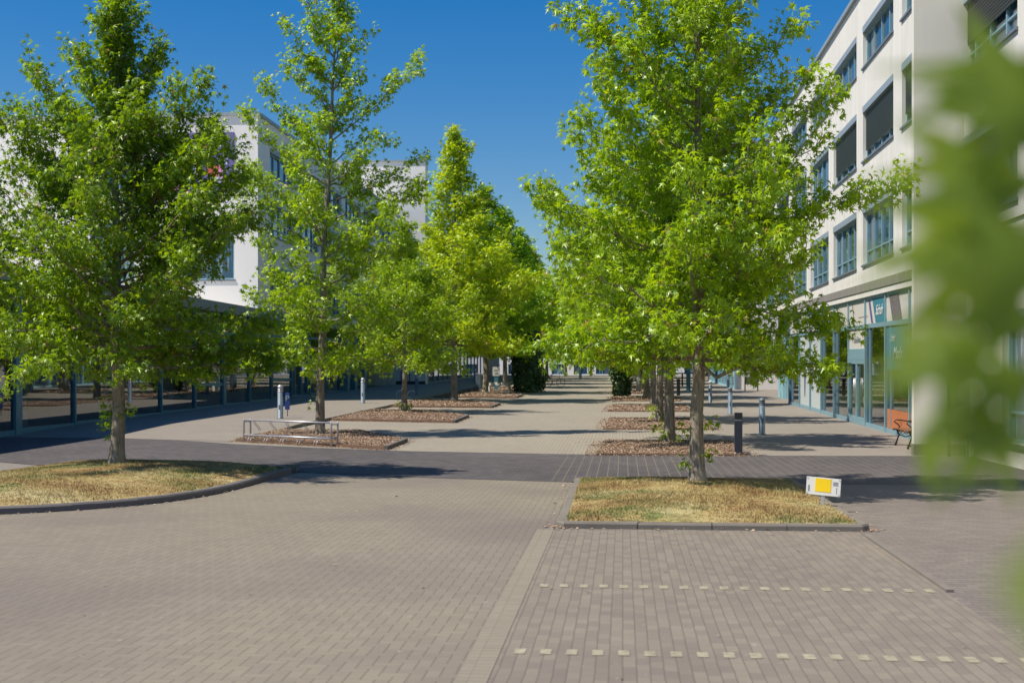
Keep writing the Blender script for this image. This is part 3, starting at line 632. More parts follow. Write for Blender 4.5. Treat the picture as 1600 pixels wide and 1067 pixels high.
for i, (xx, yy, ms, sc, lb_) in enumerate(((-7, 158, mB, 1.15, 'broad tree left of the point where the path vanishes'), (-1.5, 160, mA, .95, 'broad tree standing where the path vanishes'), (4.5, 157, mB, 1.15, 'broad tree just right of the point where the path vanishes'), (-24, 172, mA, 1.1, 'left one of the broad trees closing the far end of the avenue'), (-13, 176, mB, 1.2, 'second broad tree from the left at the far end of the avenue'), (-4.5, 182, mB, 1.0, 'broad tree in the middle of the far end of the avenue'), (9, 176, mA, .95, 'broad tree at the far end of the avenue, right of the path'), (17, 172, mA, 1.1, 'rightmost broad tree at the far end of the avenue'))):
    plant('broadleaf_tree', lb_, xx, yy, ms, M['leaf_far'], rz=i * 1.9, sc=(sc * 1.25, sc * 1.25, sc), group='trees closing the far end')
# ivy thicket and ivy-clad stump
def ivy(name, label, x, y, H, wfun, n, seed, cat):
    rg = np.random.default_rng(seed); t = thing(name, label, cat, (x, y, gz(y) + .06))
    mb = MB(); mb.tube([(0, 0, -.05), (.05, 0, H * .5), (0, .05, H * .9)], [.16, .12, .05], 8); mb.build('stem', M['bark'], t)
    z = rg.uniform(0.02, 1, n) * H; az = rg.uniform(0, 6.283, n); wr = np.array([wfun(a) for a in z / H]); lump = 1 + .16 * np.sin(az * 3 + z * 2.2) + .12 * np.sin(az * 5 - z * 3.7)
    r = wr * lump * rg.uniform(.6, 1.0, n) ** .5 + rg.normal(0, .05, n); P = np.c_[np.cos(az) * r, np.sin(az) * r, z]
    out = np.c_[np.cos(az), np.sin(az), np.zeros(n)]; D = rg.normal(0, .5, (n, 3)) + out * .4 + np.array([0, 0, -.8]); N = out + rg.normal(0, .45, (n, 3)) + np.array([0, 0, .5])
    link('foliage', leaves_mesh('foliage', P, D, N, rg.uniform(.7, 1.3, n) * .17, 'd', seed), t, M['ivy']); return t
x, y = G(826, 613); ivy('ivy_thicket', 'tall dark green ivy thicket on the left edge of the path', x, y, 4.0, lambda a: 1.15 * (1 - .35 * a) * min(1, .7 + a * 1.5), 9000, 5, 'shrub')
x, y = G(971, 620); ivy('ivy_clad_stump', 'narrow stump wrapped in dark ivy, left of the right-hand tree trunks', x, y, 3.2, lambda a: .38 + .55 * a, 4200, 6, 'shrub')

# ------------------------------------------------------------------ buildings
def facade(parent, mat, x, ya, yb, nx, z0, z1, wins, depth=.22, name='wall'):
    """wall on plane x (normal sign nx), with real openings. wins = [(ya,yb,za,zb)]"""
    ys = sorted({ya, yb, *[w_[0] for w_ in wins], *[w_[1] for w_ in wins]}); zs = sorted({z0, z1, *[w_[2] for w_ in wins], *[w_[3] for w_ in wins]})
    mb = MB()
    for i in range(len(ys) - 1):
        for j in range(len(zs) - 1):
            cy_, cz = (ys[i] + ys[i + 1]) / 2, (zs[j] + zs[j + 1]) / 2
            if any(w_[0] < cy_ < w_[1] and w_[2] < cz < w_[3] for w_ in wins): continue
            q = [(x, ys[i], zs[j]), (x, ys[i + 1], zs[j]), (x, ys[i + 1], zs[j + 1]), (x, ys[i], zs[j + 1])]
            mb.quad(*(q if nx > 0 else q[::-1]))
    xi = x - nx * depth
    for (a, b, c_, d) in wins:
        mb.quad((x, a, c_), (xi, a, c_), (xi, a, d), (x, a, d)); mb.quad((xi, b, c_), (x, b, c_), (x, b, d), (xi, b, d))
        mb.quad((x, a, c_), (x, b, c_), (xi, b, c_), (xi, a, c_)); mb.quad((x, a, d), (xi, a, d), (xi, b, d), (x, b, d))
    return mb.build(name, mat, parent)
WCACHE = {}
def window(parent, x, ya, yb, nx, za, zb, blind=0.0, depth=.22, box=True, npan=4):
    """window as part: frame mesh with sub-parts pane, sill, blind; local origin at its lower near corner"""
    W, H = round(yb - ya, 3), round(zb - za, 3); key = (W, H, nx, blind, box, npan)
    if key not in WCACHE:
        f = MB(); xo = -nx * (depth - .09); xb = -nx * (depth + .05); t = .07
        top = H - (.22 if box else 0)
        f.box(xo, xb, 0, W, 0, t); f.box(xo, xb, 0, W, top - t, top); f.box(xo, xb, 0, t, t, top - t); f.box(xo, xb, W - t, W, t, top - t)
        for i in range(1, npan):
            yy = W * i / npan; f.box(xo - nx * .004, xb, yy - .045, yy + .045, t, top - t)
        if H > 1.7: f.box(xo - nx * .008, xb, t, W - t, H * .22, H * .22 + .05)
        p = MB(); xp = -nx * (depth - .02); p.quad(*([(xp, 0, 0), (xp, W, 0), (xp, W, top), (xp, 0, top)] if nx > 0 else [(xp, W, 0), (xp, 0, 0), (xp, 0, top), (xp, W, top)]))
        s_ = MB(); s_.box(nx * .06, -nx * depth * .4, -.06, W + .06, -.07, -.005)
        bl = None
        if blind > 0:
            bl = MB(); n = int(blind * top / .08)
            for i in range(n):
                zz = top - .04 - i * .08; xa = -nx * (depth - .14)
                bl.box(xa, xa - nx * .03, t + .02, W - t - .02, zz - .03, zz + .035)
            bl = bl.mesh('blind'); bl.materials.append(M['blind'])
        bx = None
        if box: bx = MB(); bx.box(nx * .02, xb, 0, W, top + .002, H - .002); bx = bx.mesh('blind_box'); bx.materials.append(M['blindbox'])
        ms = [f.mesh('window'), p.mesh('pane'), s_.mesh('sill'), bl, bx]
        for a, b in zip(ms, ('teal', 'pane', 'sill')): a.materials.append(M[b])
        WCACHE[key] = ms
    ms = WCACHE[key]; o = link('window', ms[0], parent, loc=(x, ya, za)); link('pane', ms[1], o); link('sill', ms[2], o)
    if ms[3]: link('blind', ms[3], o)
    if ms[4]: link('blind_box', ms[4], o)
    return o
ROWS = [(5.6, 7.56), (9.1, 10.95), (12.25, 13.65)]
def rows(y0, ylim, per=6.07, wd=4.87):
    out = []
    k = 0
    while True:
        a = y0 + per * k
        if a + wd > ylim: break
        for (za, zb) in ROWS: out.append((a, a + wd, za, zb))
        k += 1
    return out
# ---- right building
XR = 8.1
RB = thing('office_building', 'long pale four-storey building along the right side with a shop on its ground floor', 'building', (XR, 31, 0))
RBo = bpy.data.objects.new('x', None)
def P_(o): return o
def rb(mb, name, mat, label=None):                     # meshes given in world coordinates, parented with the origin at the thing
    ob = mb.build(name, mat, RB, label=label); ob.location = (-XR, -31, 0); return ob
wins = [w_ for w_ in rows(39.3 - 6.07 * 4, 76)]
wins = [w_ for w_ in wins if not (w_[0] < 32.2 < w_[1] + .0 and False)]
ZS = 4.95; SE = AT(1235, x=XR + .08)[1] + .1
f_ = facade(RB, M['wall_grey'], XR, 14, 75.5, -1, ZS + .25, 14.9, wins); f_.location = (-XR, -31, 0)
for (a, b, za, zb) in wins:
    bl = .82 if (abs(za - 9.1) < .1 and 33 < a < 46) else (.35 if (za > 12 and a > 60) or (za < 6 and a < 30) else (.6 if (abs(za - 9.1) < .1 and a < 31) else 0))
    window(RB, 0, a - 31, b - 31, -1, za, zb, bl)
mb = MB(); mb.quad((XR, 75.5, ZS + .25), (30, 75.5, ZS + .25), (30, 75.5, 14.9), (XR, 75.5, 14.9)); mb.quad((30, 14, 0), (XR, 14, 0), (XR, 14, 14.9), (30, 14, 14.9))
mb.quad((XR, 14, 14.9), (30, 14, 14.9), (30, 75.5, 14.9), (XR, 75.5, 14.9)); mb.quad((30, 14, 0), (30, 14, 14.9), (30, 75.5, 14.9), (30, 75.5, 0))
mb.quad((XR, SE, ZS + .25), (XR, 75.5, ZS + .25), (30, 75.5, ZS + .25), (30, SE, ZS + .25)); mb.quad((10.2, SE, 0), (10.2, 75.5, 0), (10.2, 75.5, ZS + .25), (10.2, SE, ZS + .25)[::1])
rb(mb, 'rear_wall', M['wall_grey'])
mb = MB(); mb.box(XR - .12, XR + .4, 13.9, 75.6, 14.9, 15.05); rb(mb, 'roof_edge', M['coping'])
# ledge above the shop: follows the slope of the ground a little
def sl(y): return .0125 * (y - 31)
mb = MB()
def slab(mb, x0, x1, ya, yb, za, zb, slope=True):
    s0, s1 = (sl(ya), sl(yb)) if slope else (0, 0)
    v = [(x0, ya, za + s0), (x1, ya, za + s0), (x1, yb, za + s1), (x0, yb, za + s1), (x0, ya, zb + s0), (x1, ya, zb + s0), (x1, yb, zb + s1), (x0, yb, zb + s1)]
    n = len(mb.v); mb.v += v
    for f in ((0, 3, 2, 1), (4, 5, 6, 7), (0, 1, 5, 4), (1, 2, 6, 5), (2, 3, 7, 6), (3, 0, 4, 7)): mb.f.append(tuple(n + i for i in f)); mb.sm.append(False)
mb.quad((XR + .001, 31.5, 4.6), (XR + .001, 31.5, ZS + .26), (XR + .001, SE, ZS + .26), (XR + .001, SE, 4.75)); rb(mb, 'fascia', M['wall_grey'])
mb = MB(); slab(mb, XR - .06, XR + .2, 31.6, SE, 4.53, 4.80); rb(mb, 'canopy_edge', M['ledge'])
mb = MB(); slab(mb, XR - .03, XR + .2, 31.6, SE, 4.34, 4.518); rb(mb, 'frame_head', M['wall_grey'])
# glazed ground floor
XG = XR + .08
OLD = [32.9, 36.1, 39.35, 42.55, 45.75, 49.0, 52.2, 55.4, 58.6, 61.8]
bays = [33.7] + [AT(p_, x=XG)[1] for p_ in (1423, 1385, 1353.5, 1327, 1304, 1284, 1266.7, 1250, 1235)]
def Q(y): return float(np.interp(y, OLD, bays))
for i in range(len(bays) - 1):
    a, b = bays[i], bays[i + 1]; door = (i == 3)
    f = MB()
    slab(f, XG - .06, XG + .1, a - .05, a + .05, 0.0, 4.34)
    slab(f, XG - .04, XG + .08, a + .05, b - .05, 3.30, 3.44); slab(f, XG - .04, XG + .08, a + .05, b - .05, 4.24, 4.34)
    slab(f, XG - .04, XG + .08, a + .05, b - .05, 0.0, .14)
    if i == len(bays) - 2: slab(f, XG - .06, XG + .1, b - .05, b + .05, 0, 4.34)
    if door:
        slab(f, XG - .05, XG + .09, a + .05, b - .05, 2.25, 2.62)
        mid = (a + b) / 2
        for (u, v) in ((a + .05, mid - .015), (mid + .015, b - .05)):
            slab(f, XG - .045, XG + .05, u, u + .11, .02, 2.25); slab(f, XG - .045, XG + .05, v - .11, v, .02, 2.25)
            slab(f, XG - .045, XG + .05, u + .11, v - .11, .02, .26); slab(f, XG - .045, XG + .05, u + .11, v - .11, 2.1, 2.25)
    elif i in (6, 7): pass
    else: slab(f, XG - .03, XG + .07, (a + b) / 2 + .95, (a + b) / 2 + 1.0, .14, 3.30)
    fo = rb(f, 'glazed_bay', M['teal'])
    g = MB(); s0, s1 = sl(a), sl(b); g.quad((XG + .02, b, s1), (XG + .02, a, s0), (XG + .02, a, 4.3 + s0), (XG + .02, b, 4.3 + s1))
    go = g.build('pane', M['shopglass'], fo)
    if door:
        h = MB(); h.tube([(XG - .10, mid - .12, .75 + sl(mid)), (XG - .10, mid - .12, 1.6 + sl(mid))], .018, 8); h.tube([(XG - .10, mid + .12, .75 + sl(mid)), (XG - .10, mid + .12, 1.6 + sl(mid))], .018, 8)
        for zz in (.8, 1.55):
            for q in (-.12, .12): h.tube([(XG - .10, mid + q, zz + sl(mid)), (XG - .03, mid + q, zz + sl(mid))], .012, 6)
        h.build('handle', M['steel'], fo)
# sign strip above the shop
def strip(a, b, zc0, zc1, mat, name, x=XG - .002, lean=0.0, label=None, thick=.006, raw=False):
    if not raw: a, b = Q(a), Q(b)
    g = MB(); lo_a, lo_b = a, b; hi_a, hi_b = a - lean, b - lean
    v = [(x, lo_b, zc0 + sl(lo_b)), (x, lo_a, zc0 + sl(lo_a)), (x, hi_a, zc1 + sl(hi_a)), (x, hi_b, zc1 + sl(hi_b))]
    g.quad(*v); v2 = [(p[0] - thick, p[1], p[2]) for p in v]; g.quad(*v2)
    for i in range(4): g.quad(v[i], v[(i + 1) % 4], v2[(i + 1) % 4], v2[i])
    return rb(g, name, mat, label)
M['signwhite'] = plain('off_white_sign', (0.60, 0.58, 0.54), .5, var=.04)
M['signteal'] = plain('teal_sign', (0.045, 0.21, 0.29), .5, var=.05)
M['signgrey'] = plain('grey_sign_shape', (0.16, 0.14, 0.15), .6, var=.5, nscale=14)
M['signred'] = plain('red_print', (0.62, 0.10, 0.08), .5)
M['signpurple'] = plain('purple_print', (0.10, 0.09, 0.24), .5)
M['signgreen'] = plain('green_print', (0.22, 0.40, 0.16), .5)
M['poster'] = plain('pale_poster', (0.50, 0.56, 0.56), .5, var=.06)
for i in range(len(bays) - 1):
    strip(bays[i] + .06, bays[i + 1] - .06, 3.445, 4.235, M['signwhite'], 'sign_panel', raw=True)
def text(s, size, mat, parent, loc, name='lettering', shear=.25, ext=.004, face='-x', off=0.004):
    cu = bpy.data.curves.new('t', 'FONT'); cu.body = s; cu.size = size; cu.shear = shear; cu.extrude = ext; cu.offset = off; cu.align_x = 'CENTER'
    o = bpy.data.objects.new('t', cu); C.objects.link(o); dg = bpy.context.evaluated_depsgraph_get(); me = bpy.data.meshes.new_from_object(o.evaluated_get(dg)); bpy.data.objects.remove(o)
    me.name = name; me.materials.clear(); me.materials.append(mat)
    ob = link(name, me, parent); ob.location = loc
    # local x of the text runs towards the viewer's right
    ob.rotation_euler = (R(90), 0, R(-90)) if face == '-x' else ((R(90), 0, 0) if face == '-y' else (R(90), 0, R(90)))
    return ob
XS = XG - .014
sp1 = strip(39.2, 40.9, 3.45, 4.23, M['signteal'], 'sign_field', x=XS, lean=-.55, label='teal slanted field of the shop sign')
text('Schuh', .46, M['white'], RB, (XS - .016 - XR, Q(40.3) - 31, 3.72 + sl(40.3)), shear=.4)
strip(37.1, 38.4, 3.45, 4.23, M['signgrey'], 'sign_picture', x=XS, lean=-.5)
strip(41.35, 41.6, 3.46, 4.22, M['signpurple'], 'sign_stripe', x=XS, lean=-.5)
strip(34.6, 35.2, 3.68, 4.0, M['signred'], 'sign_mark', x=XS, lean=0)
strip(35.6, 35.8, 3.75, 3.93, M['signgrey'], 'sign_mark', x=XS, lean=.0)
strip(50.2, 50.9, 3.55, 4.05, M['signpurple'], 'sign_stripe', x=XS, lean=-.4); strip(48.6, 49.4, 3.55, 4.0, M['signred'], 'sign_mark', x=XS, lean=0)
strip(42.2, 43.9, 3.70, 3.715, M['greytext'], 'sign_rule', x=XS)
for a in (44.6, 47.8, 53.4, 57.0): strip(a, a + .09, 3.46, 4.22, M['signgrey'], 'sign_rule', x=XS, lean=-.4)
# panels in the bays
strip(42.62, 45.68, 2.62, 3.26, M['signwhite'], 'sign_panel', x=XG - .0); 
text('Schuhhaus', .30, M['greytext'], RB, (XG - .014 - XR, Q(44.15) - 31, 2.86 + sl(44)), shear=.35)
strip(36.2, 39.2, 1.95, 3.25, M['signteal'], 'sign_panel', x=XG + .0, label='teal panel at the top of the nearest shop window')
text('Schuh', .30, M['poster'], RB, (XG - .014 - XR, Q(38.45) - 31, 2.85 + sl(38)), shear=.4); text('Mode', .52, M['poster'], RB, (XG - .014 - XR, Q(37.7) - 31, 2.3 + sl(38)), shear=.2)
strip(52.35, 55.3, .16, 3.25, M['poster'], 'poster', x=XG + .012); strip(55.5, 58.5, .16, 3.25, M['poster'], 'poster', x=XG + .012)
def blob(y0, z0, pts, mat, name):
    y0 = Q(y0)
    g = MB(); g.poly([(XG - .008, y0 - a, z0 + b + sl(y0)) for a, b in pts]); return rb(g, name, mat)
blob(57.1, .5, [(-.05, 0), (.12, .15), (.2, .8), (.26, 1.3), (.12, 1.9), (.02, 2.2), (-.06, 1.8), (-.16, 1.2), (-.14, .5)], M['signpurple'], 'poster_figure')
blob(53.7, 1.0, [(-.02, 0), (.2, .35), (.3, .9), (.42, 1.3), (.2, 1.25), (.05, 1.6), (-.2, 1.3), (-.22, .8), (-.1, .3)], M['signgreen'], 'poster_figure')
strip(33.0, 36.05, .15, .75, M['orange'], 'window_panel', x=XG - .0, label='orange panel low in the nearest shop window'); strip(36.15, 39.2, .15, .75, M['orange'], 'window_panel', x=XG, label='orange panel low in the second nearest shop window')
# shop room
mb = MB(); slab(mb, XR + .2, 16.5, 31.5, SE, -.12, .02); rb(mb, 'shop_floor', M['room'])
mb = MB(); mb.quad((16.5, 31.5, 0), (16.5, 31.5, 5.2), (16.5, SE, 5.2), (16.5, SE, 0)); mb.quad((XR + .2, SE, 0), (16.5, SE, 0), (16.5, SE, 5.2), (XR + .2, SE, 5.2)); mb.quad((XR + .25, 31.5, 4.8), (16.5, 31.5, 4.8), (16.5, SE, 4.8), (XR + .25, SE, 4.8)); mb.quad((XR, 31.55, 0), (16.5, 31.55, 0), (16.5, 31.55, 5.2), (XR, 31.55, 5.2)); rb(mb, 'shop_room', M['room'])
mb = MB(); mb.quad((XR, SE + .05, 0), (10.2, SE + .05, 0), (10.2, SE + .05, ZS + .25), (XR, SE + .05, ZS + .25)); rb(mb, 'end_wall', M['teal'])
# fin wall and the near part of the facade
mb = MB(); mb.box(6.93, XR + .2, 31.3, 31.52, 0, 15.4); rb(mb, 'fin_wall', M['wall_side'])
mb = MB(); mb.box(6.92, XR + .19, 31.285, 31.53, -.05, .28); rb(mb, 'plinth', M['kerb_light'])
f2 = facade(RB, M['wall_side'], XR + .05, 14, 31.3, -1, 0, ZS + .25, [(22.6, 28.4, .5, 3.3)]); f2.location = (-XR, -31, 0)
window(RB, .05, 22.6 - 31, 28.4 - 31, -1, .5, 3.3, 0, npan=5)
# teal bay columns under the overhang
for (xa, xb_, ya, yb) in ((8.75, 9.5, 71.5, 72.3), (8.95, 9.9, 74.3, 75.1)):
    mb = MB(); mb.box(xa, xb_, ya, yb, 0.3, 5.2, .03); mb.box(xa + .2, xa + .24, ya - .01, ya, .4, 5.1); rb(mb, 'panel_column', M['teal_light'])
# things in the shop window
def table(y, x=8.9, hgt=.72, label=''):
    y = Q(y)
    t = thing('display_stool', label, 'stool', (x, y, sl(y) + .02), 0, 'cream stools in the shop window')
    mb = MB(); mb.box(-.3, .3, -.35, .35, hgt - .07, hgt, .01); mb.build('top', M['cream'], t)
    for sx in (-1, 1):
        for sy in (-1, 1): MB().box(sx * .24 - .035, sx * .24 + .035, sy * .29 - .035, sy * .29 + .035, 0, hgt - .071).build('leg', M['cream'], t)
table(40.0, label='cream stool behind the glass right of the shop door'); table(41.1, label='second cream stool behind the glass, next to the shop door frame'); table(46.5, label='cream stool behind the glass just left of the shop door'); table(50.6, label='cream stool far left in the shop window')
def figure(y, x, mat, mat2, label):                   # dressed dummy: base plate, pole, torso
    y = Q(y)
    t = thing('display_dummy', label, 'dummy', (x, y, sl(y) + .02), 0, 'dressed dummies in the shop window')
    MB().lathe([(.2, 0), (.2, .03), (.03, .05)]).build('base', M['steel'], t); MB().lathe([(.02, .05), (.02, .85)], sides=8).build('pole', M['steel'], t)
    MB().lathe([(.10, .8), (.2, .82), (.19, 1.0), (.14, 1.15), (.18, 1.35), (.21, 1.48), (.12, 1.56), (.05, 1.6), (.05, 1.68)]).build('shirt', mat, t); MB().lathe([(.23, .45), (.2, .82), (.12, .85)]).build('skirt', mat2, t)
figure(47.6, 9.6, M['white'], M['blue'], 'dummy in a white top and blue skirt behind the glass left of the door'); figure(48.4, 10.2, M['blue'], M['black'], 'dummy in a blue top and black skirt left of the door'); figure(43.6, 10.6, M['orange'], M['blue'], 'dummy in an orange top seen through the shop door')
figure(44.8, 11.3, M['cream'], M['signgrey'], 'dummy in a cream top deep inside the shop door')
# ---- right far building
RB2 = thing('office_building', 'farther taller white building on the right, beyond the courtyard', 'building', (8.05, 92, 0))
def part(mb, name, mat, par, ox, oy, label=None):
    o = mb.build(name, mat, par, label=label); o.location = (-ox, -oy, 0); return o
mb = MB(); mb.quad((8.05, 92, 0), (30, 92, 0), (30, 92, 18.3), (8.05, 92, 18.3)); mb.quad((30, 92, 18.3), (8.05, 92, 18.3), (8.05, 93.4, 18.3), (30, 93.4, 18.3)); mb.quad((8.05, 92, 0), (8.05, 92, 18.3), (8.05, 93.4, 18.3), (8.05, 93.4, 0)); part(mb, 'front_wall', M['wall'], RB2, 8.05, 92)
w2 = rows(95, 150)
o = facade(RB2, M['wall_grey'], 8.06, 93.4, 150, -1, 5.6, 14.9, w2); o.location = (-8.05, -92, 0)
for (a, b, za, zb) in w2:
    window(RB2, .01, a - 92, b - 92, -1, za, zb)
for i in range(9):
    ya = 93.4 + i * 3.1; mb = MB(); z = gz(ya); mb.box(8.0, 8.14, ya, ya + .16, z - .2, 5.6); mb.box(8.02, 8.12, ya + .16, ya + 3.1, z + 3.2, z + 3.35); mb.box(8.02, 8.12, ya + .16, ya + 3.1, z - .3, z + .15)
    fo = part(mb, 'glazed_bay', M['teal_light'], RB2, 8.05, 92); MB().quad((8.09, ya + 3.1, z - .3), (8.09, ya, z - .3), (8.09, ya, 5.6), (8.09, ya + 3.1, 5.6)).build('pane', M['pane'], fo)
mb = MB(); mb.box(7.9, 8.05, 91.85, 92.0, 0.3, 18.3); part(mb, 'corner_post', M['teal'], RB2, 8.05, 92)
mb = MB(); mb.quad((8.06, 93.4, 14.9), (30, 93.4, 14.9), (30, 150, 14.9), (8.06, 150, 14.9)); mb.quad((30, 92, 0), (30, 92, 14.9), (30, 150, 14.9), (30, 150, 0)); mb.quad((8.06, 150, 0), (30, 150, 0), (30, 150, 14.9), (8.06, 150, 14.9)); mb.box(8.0, 30, 91.9, 93.5, 18.3, 18.42); part(mb, 'roof', M['coping'], RB2, 8.05, 92)
# ---- left building: one-storey glazed wing along the walkway, upper block behind it
XL = -18.3; YB = 63.1
LB = thing('office_building', 'white building on the left with a colourful square picture and a long glazed ground floor', 'building', (XL, YB, 0))
def lp(mb, name, mat, label=None): return part(mb, name, mat, LB, XL, YB, label)
w3 = rows(YB + 2.2, 102.3)
o = facade(LB, M['wall'], XL, YB, 102.4, 1, 5.1, 14.9, w3); o.location = (-XL, -YB, 0)
for (a, b, za, zb) in w3: window(LB, 0, a - YB, b - YB, 1, za, zb)
def sx(px): return AT(px, y=YB)[0]
def szz(py): dx, dy, dz = ray(300, py); return EYE + dz * YB / dy
# front wall of the upper block with openings, facing the camera
def facade_y(parent, mat, y, xa, xb, z0, z1, wins, depth=.22):
    xs = sorted({xa, xb, *[w_[0] for w_ in wins], *[w_[1] for w_ in wins]}); zs = sorted({z0, z1, *[w_[2] for w_ in wins], *[w_[3] for w_ in wins]}); mb = MB()
    for i in range(len(xs) - 1):
        for j in range(len(zs) - 1):
            cx_, cz = (xs[i] + xs[i + 1]) / 2, (zs[j] + zs[j + 1]) / 2
            if any(w_[0] < cx_ < w_[1] and w_[2] < cz < w_[3] for w_ in wins): continue
            mb.quad((xs[i], y, zs[j]), (xs[i + 1], y, zs[j]), (xs[i + 1], y, zs[j + 1]), (xs[i], y, zs[j + 1]))
    yi = y + depth
    for (a, b, c_, d) in wins:
        mb.quad((a, y, c_), (a, yi, c_), (a, yi, d), (a, y, d)); mb.quad((b, yi, c_), (b, y, c_), (b, y, d), (b, yi, d)); mb.quad((a, y, c_), (b, y, c_), (b, yi, c_), (a, yi, c_)); mb.quad((a, y, d), (a, yi, d), (b, yi, d), (b, y, d))
    return mb.build('wall', mat, parent)
zr = [(szz(437), szz(345)), (szz(300), szz(208))]
fw = [(sx(140), sx(210), *zr[0]), (sx(140), sx(210), *zr[1]), (sx(290), sx(366), *zr[0]), (sx(-60), sx(-10), *zr[0]), (sx(-60), sx(-10), *zr[1])]
o = facade_y(LB, M['wall'], YB, -60, XL, 5.1, 14.9, fw); o.location = (-XL, -YB, 0)
for (a, b, za, zb) in fw:
    f = MB(); W = b - a; npn = max(2, round(W / 1.1))
    f.box(a, b, YB + .1, YB + .22, za, za + .08); f.box(a, b, YB + .1, YB + .22, zb - .25, zb); f.box(a, a + .08, YB + .1, YB + .22, za + .08, zb - .25); f.box(b - .08, b, YB + .1, YB + .22, za + .08, zb - .25)
    for i in range(1, npn): f.box(a + W * i / npn - .04, a + W * i / npn + .04, YB + .105, YB + .22, za + .08, zb - .25)
    fo = lp(f, 'window', M['teal']); MB().quad((a, YB + .18, za), (b, YB + .18, za), (b, YB + .18, zb), (a, YB + .18, zb)).build('pane', M['pane'], fo); MB().box(a - .06, b + .06, YB - .06, YB + .1, za - .08, za - .004).build('sill', M['sill'], fo)
# colourful picture on the wall: plain blocks of colour
bx0, bx1, bz0, bz1 = sx(245), sx(366), szz(302), szz(208); mb = MB(); mb.box(bx0, bx1, YB - .05, YB - .003, bz0, bz1)
M['bn_violet'] = plain('violet_cloth', (0.14, 0.125, 0.29), .7); M['bn_orange'] = plain('orange_cloth', (0.85, 0.36, 0.06), .7); M['bn_red'] = plain('red_cloth', (0.62, 0.13, 0.09), .7); M['bn_pink'] = plain('pink_cloth', (0.75, 0.3, 0.5), .7); M['bn_lilac'] = plain('lilac_cloth', (0.5, 0.52, 0.75), .7); M['bn_sand'] = plain('sand_cloth', (0.8, 0.62, 0.3), .7)
pic = lp(mb, 'wall_picture', M['bn_violet'], 'square picture of violet, orange, red and pink colour blocks'); k = 0
for (u0, u1, v0, v1, mt) in ((.06, .2, .45, .62, 'bn_sand'), (.04, .2, .22, .45, 'bn_orange'), (.2, .38, .25, .5, 'bn_orange'), (.38, .55, .3, .6, 'bn_lilac'), (.56, .68, .5, .62, 'bn_red'), (.66, .8, .27, .45, 'bn_red'), (.8, .86, .23, .47, 'bn_pink'), (.72, .84, .16, .26, 'bn_lilac'), (.6, .74, .05, .2, 'bn_red'), (.84, .9, .15, .24, 'bn_sand'), (.08, .3, .05, .16, 'bn_pink'), (.8, .92, .46, .58, 'bn_lilac')):
    k += 1; q = MB(); q.box(bx0 + (bx1 - bx0) * u0, bx0 + (bx1 - bx0) * u1, YB - .058 - k * .001, YB - .051, bz0 + (bz1 - bz0) * v0, bz0 + (bz1 - bz0) * v1); q.build('colour_block', M[mt], pic)
mb = MB(); mb.quad((-60, YB, 14.9), (XL, YB, 14.9), (XL, 102.4, 14.9), (-60, 102.4, 14.9)); mb.quad((-60, 102.4, 0), (XL, 102.4, 0), (XL, 102.4, 14.9), (-60, 102.4, 14.9)); lp(mb, 'roof', M['wall_grey'])
mb = MB(); mb.box(-60, XL + .12, YB - .12, YB + .35, 14.9, 15.06); mb.box(XL - .3, XL + .121, YB + .35, 102.4, 14.901, 15.059); lp(mb, 'roof_edge', M['coping'])
# glazed wing
n0 = 37.35 - 4.03 * 4; WT = 5.15
ybs = [n0 + 4.03 * i for i in range(16)]
for i in range(len(ybs) - 1):
    a, b = ybs[i], ybs[i + 1]; za, zb = gz(a) + .1, gz(b) + .1; z0 = min(za, zb); f = MB(); wide = .20 if i in (4, 9) else .045
    f.box(XL - .08, XL + .09, a - wide, a + wide, z0 - .2, WT - .45); f.box(XL - .06, XL + .06, a + wide, b - .07, z0 + 3.3, z0 + 3.42); f.box(XL - .06, XL + .06, a + wide, b - .05, z0 - .2, z0 + .12)
    if i in (8, 11): f.box(XL - .05, XL + .05, a + wide, b - .07, z0 + 1.0, z0 + 1.12)
    if i == 12:
        for yy in (a + .5, (a + b) / 2, b - .6): f.box(XL - .07, XL + .1, yy - .07, yy + .07, z0 + .16, z0 + 2.6)
        f.box(XL - .07, XL + .1, a + .43, b - .53, z0 + 2.6, z0 + 3.0)
    fo = lp(f, 'glazed_bay', M['teal_dark']); MB().quad((XL, a, z0 - .2), (XL, b, z0 - .2), (XL, b, WT - .45), (XL, a, WT - .45)).build('pane', M['annexglass'], fo)
ye = ybs[-1]
mb = MB(); mb.box(XL - .4, XL + .25, n0, ye, WT - .45, WT); lp(mb, 'fascia', M['fascia'])
mb = MB(); mb.box(-60, XL - .4, n0, YB - .02, WT - .15, WT - .01); lp(mb, 'wing_roof', M['wall_grey'])
mb = MB(); mb.quad((-27, n0, 0), (XL, n0, 0), (XL, n0, WT - .45), (-27, n0, WT - .45)); mb.quad((-27, n0, 0), (-27, n0, WT), (-27, ye, WT), (-27, ye, 0)); mb.quad((-27, ye, 0), (XL - .02, ye, 0), (XL - .02, ye, WT), (-27, ye, WT)); lp(mb, 'room_wall', M['room'])
mb = MB(); 
for yy in (40.5, 48.6, 56.7, 64.7, 72.8): mb.lathe([(.3, 0), (.3, WT - .2)], XL - 1.5, yy, 14)
mb.box(XL - 5, XL - 4.9, 38, 41, .3, 3.6); mb.box(XL - 3.4, XL - 3.3, 52, 53.4, .3, 3.8); mb.box(XL - 4.2, XL - 4.1, 60, 62.4, .3, 3.6); lp(mb, 'interior_column', M['room_light'])
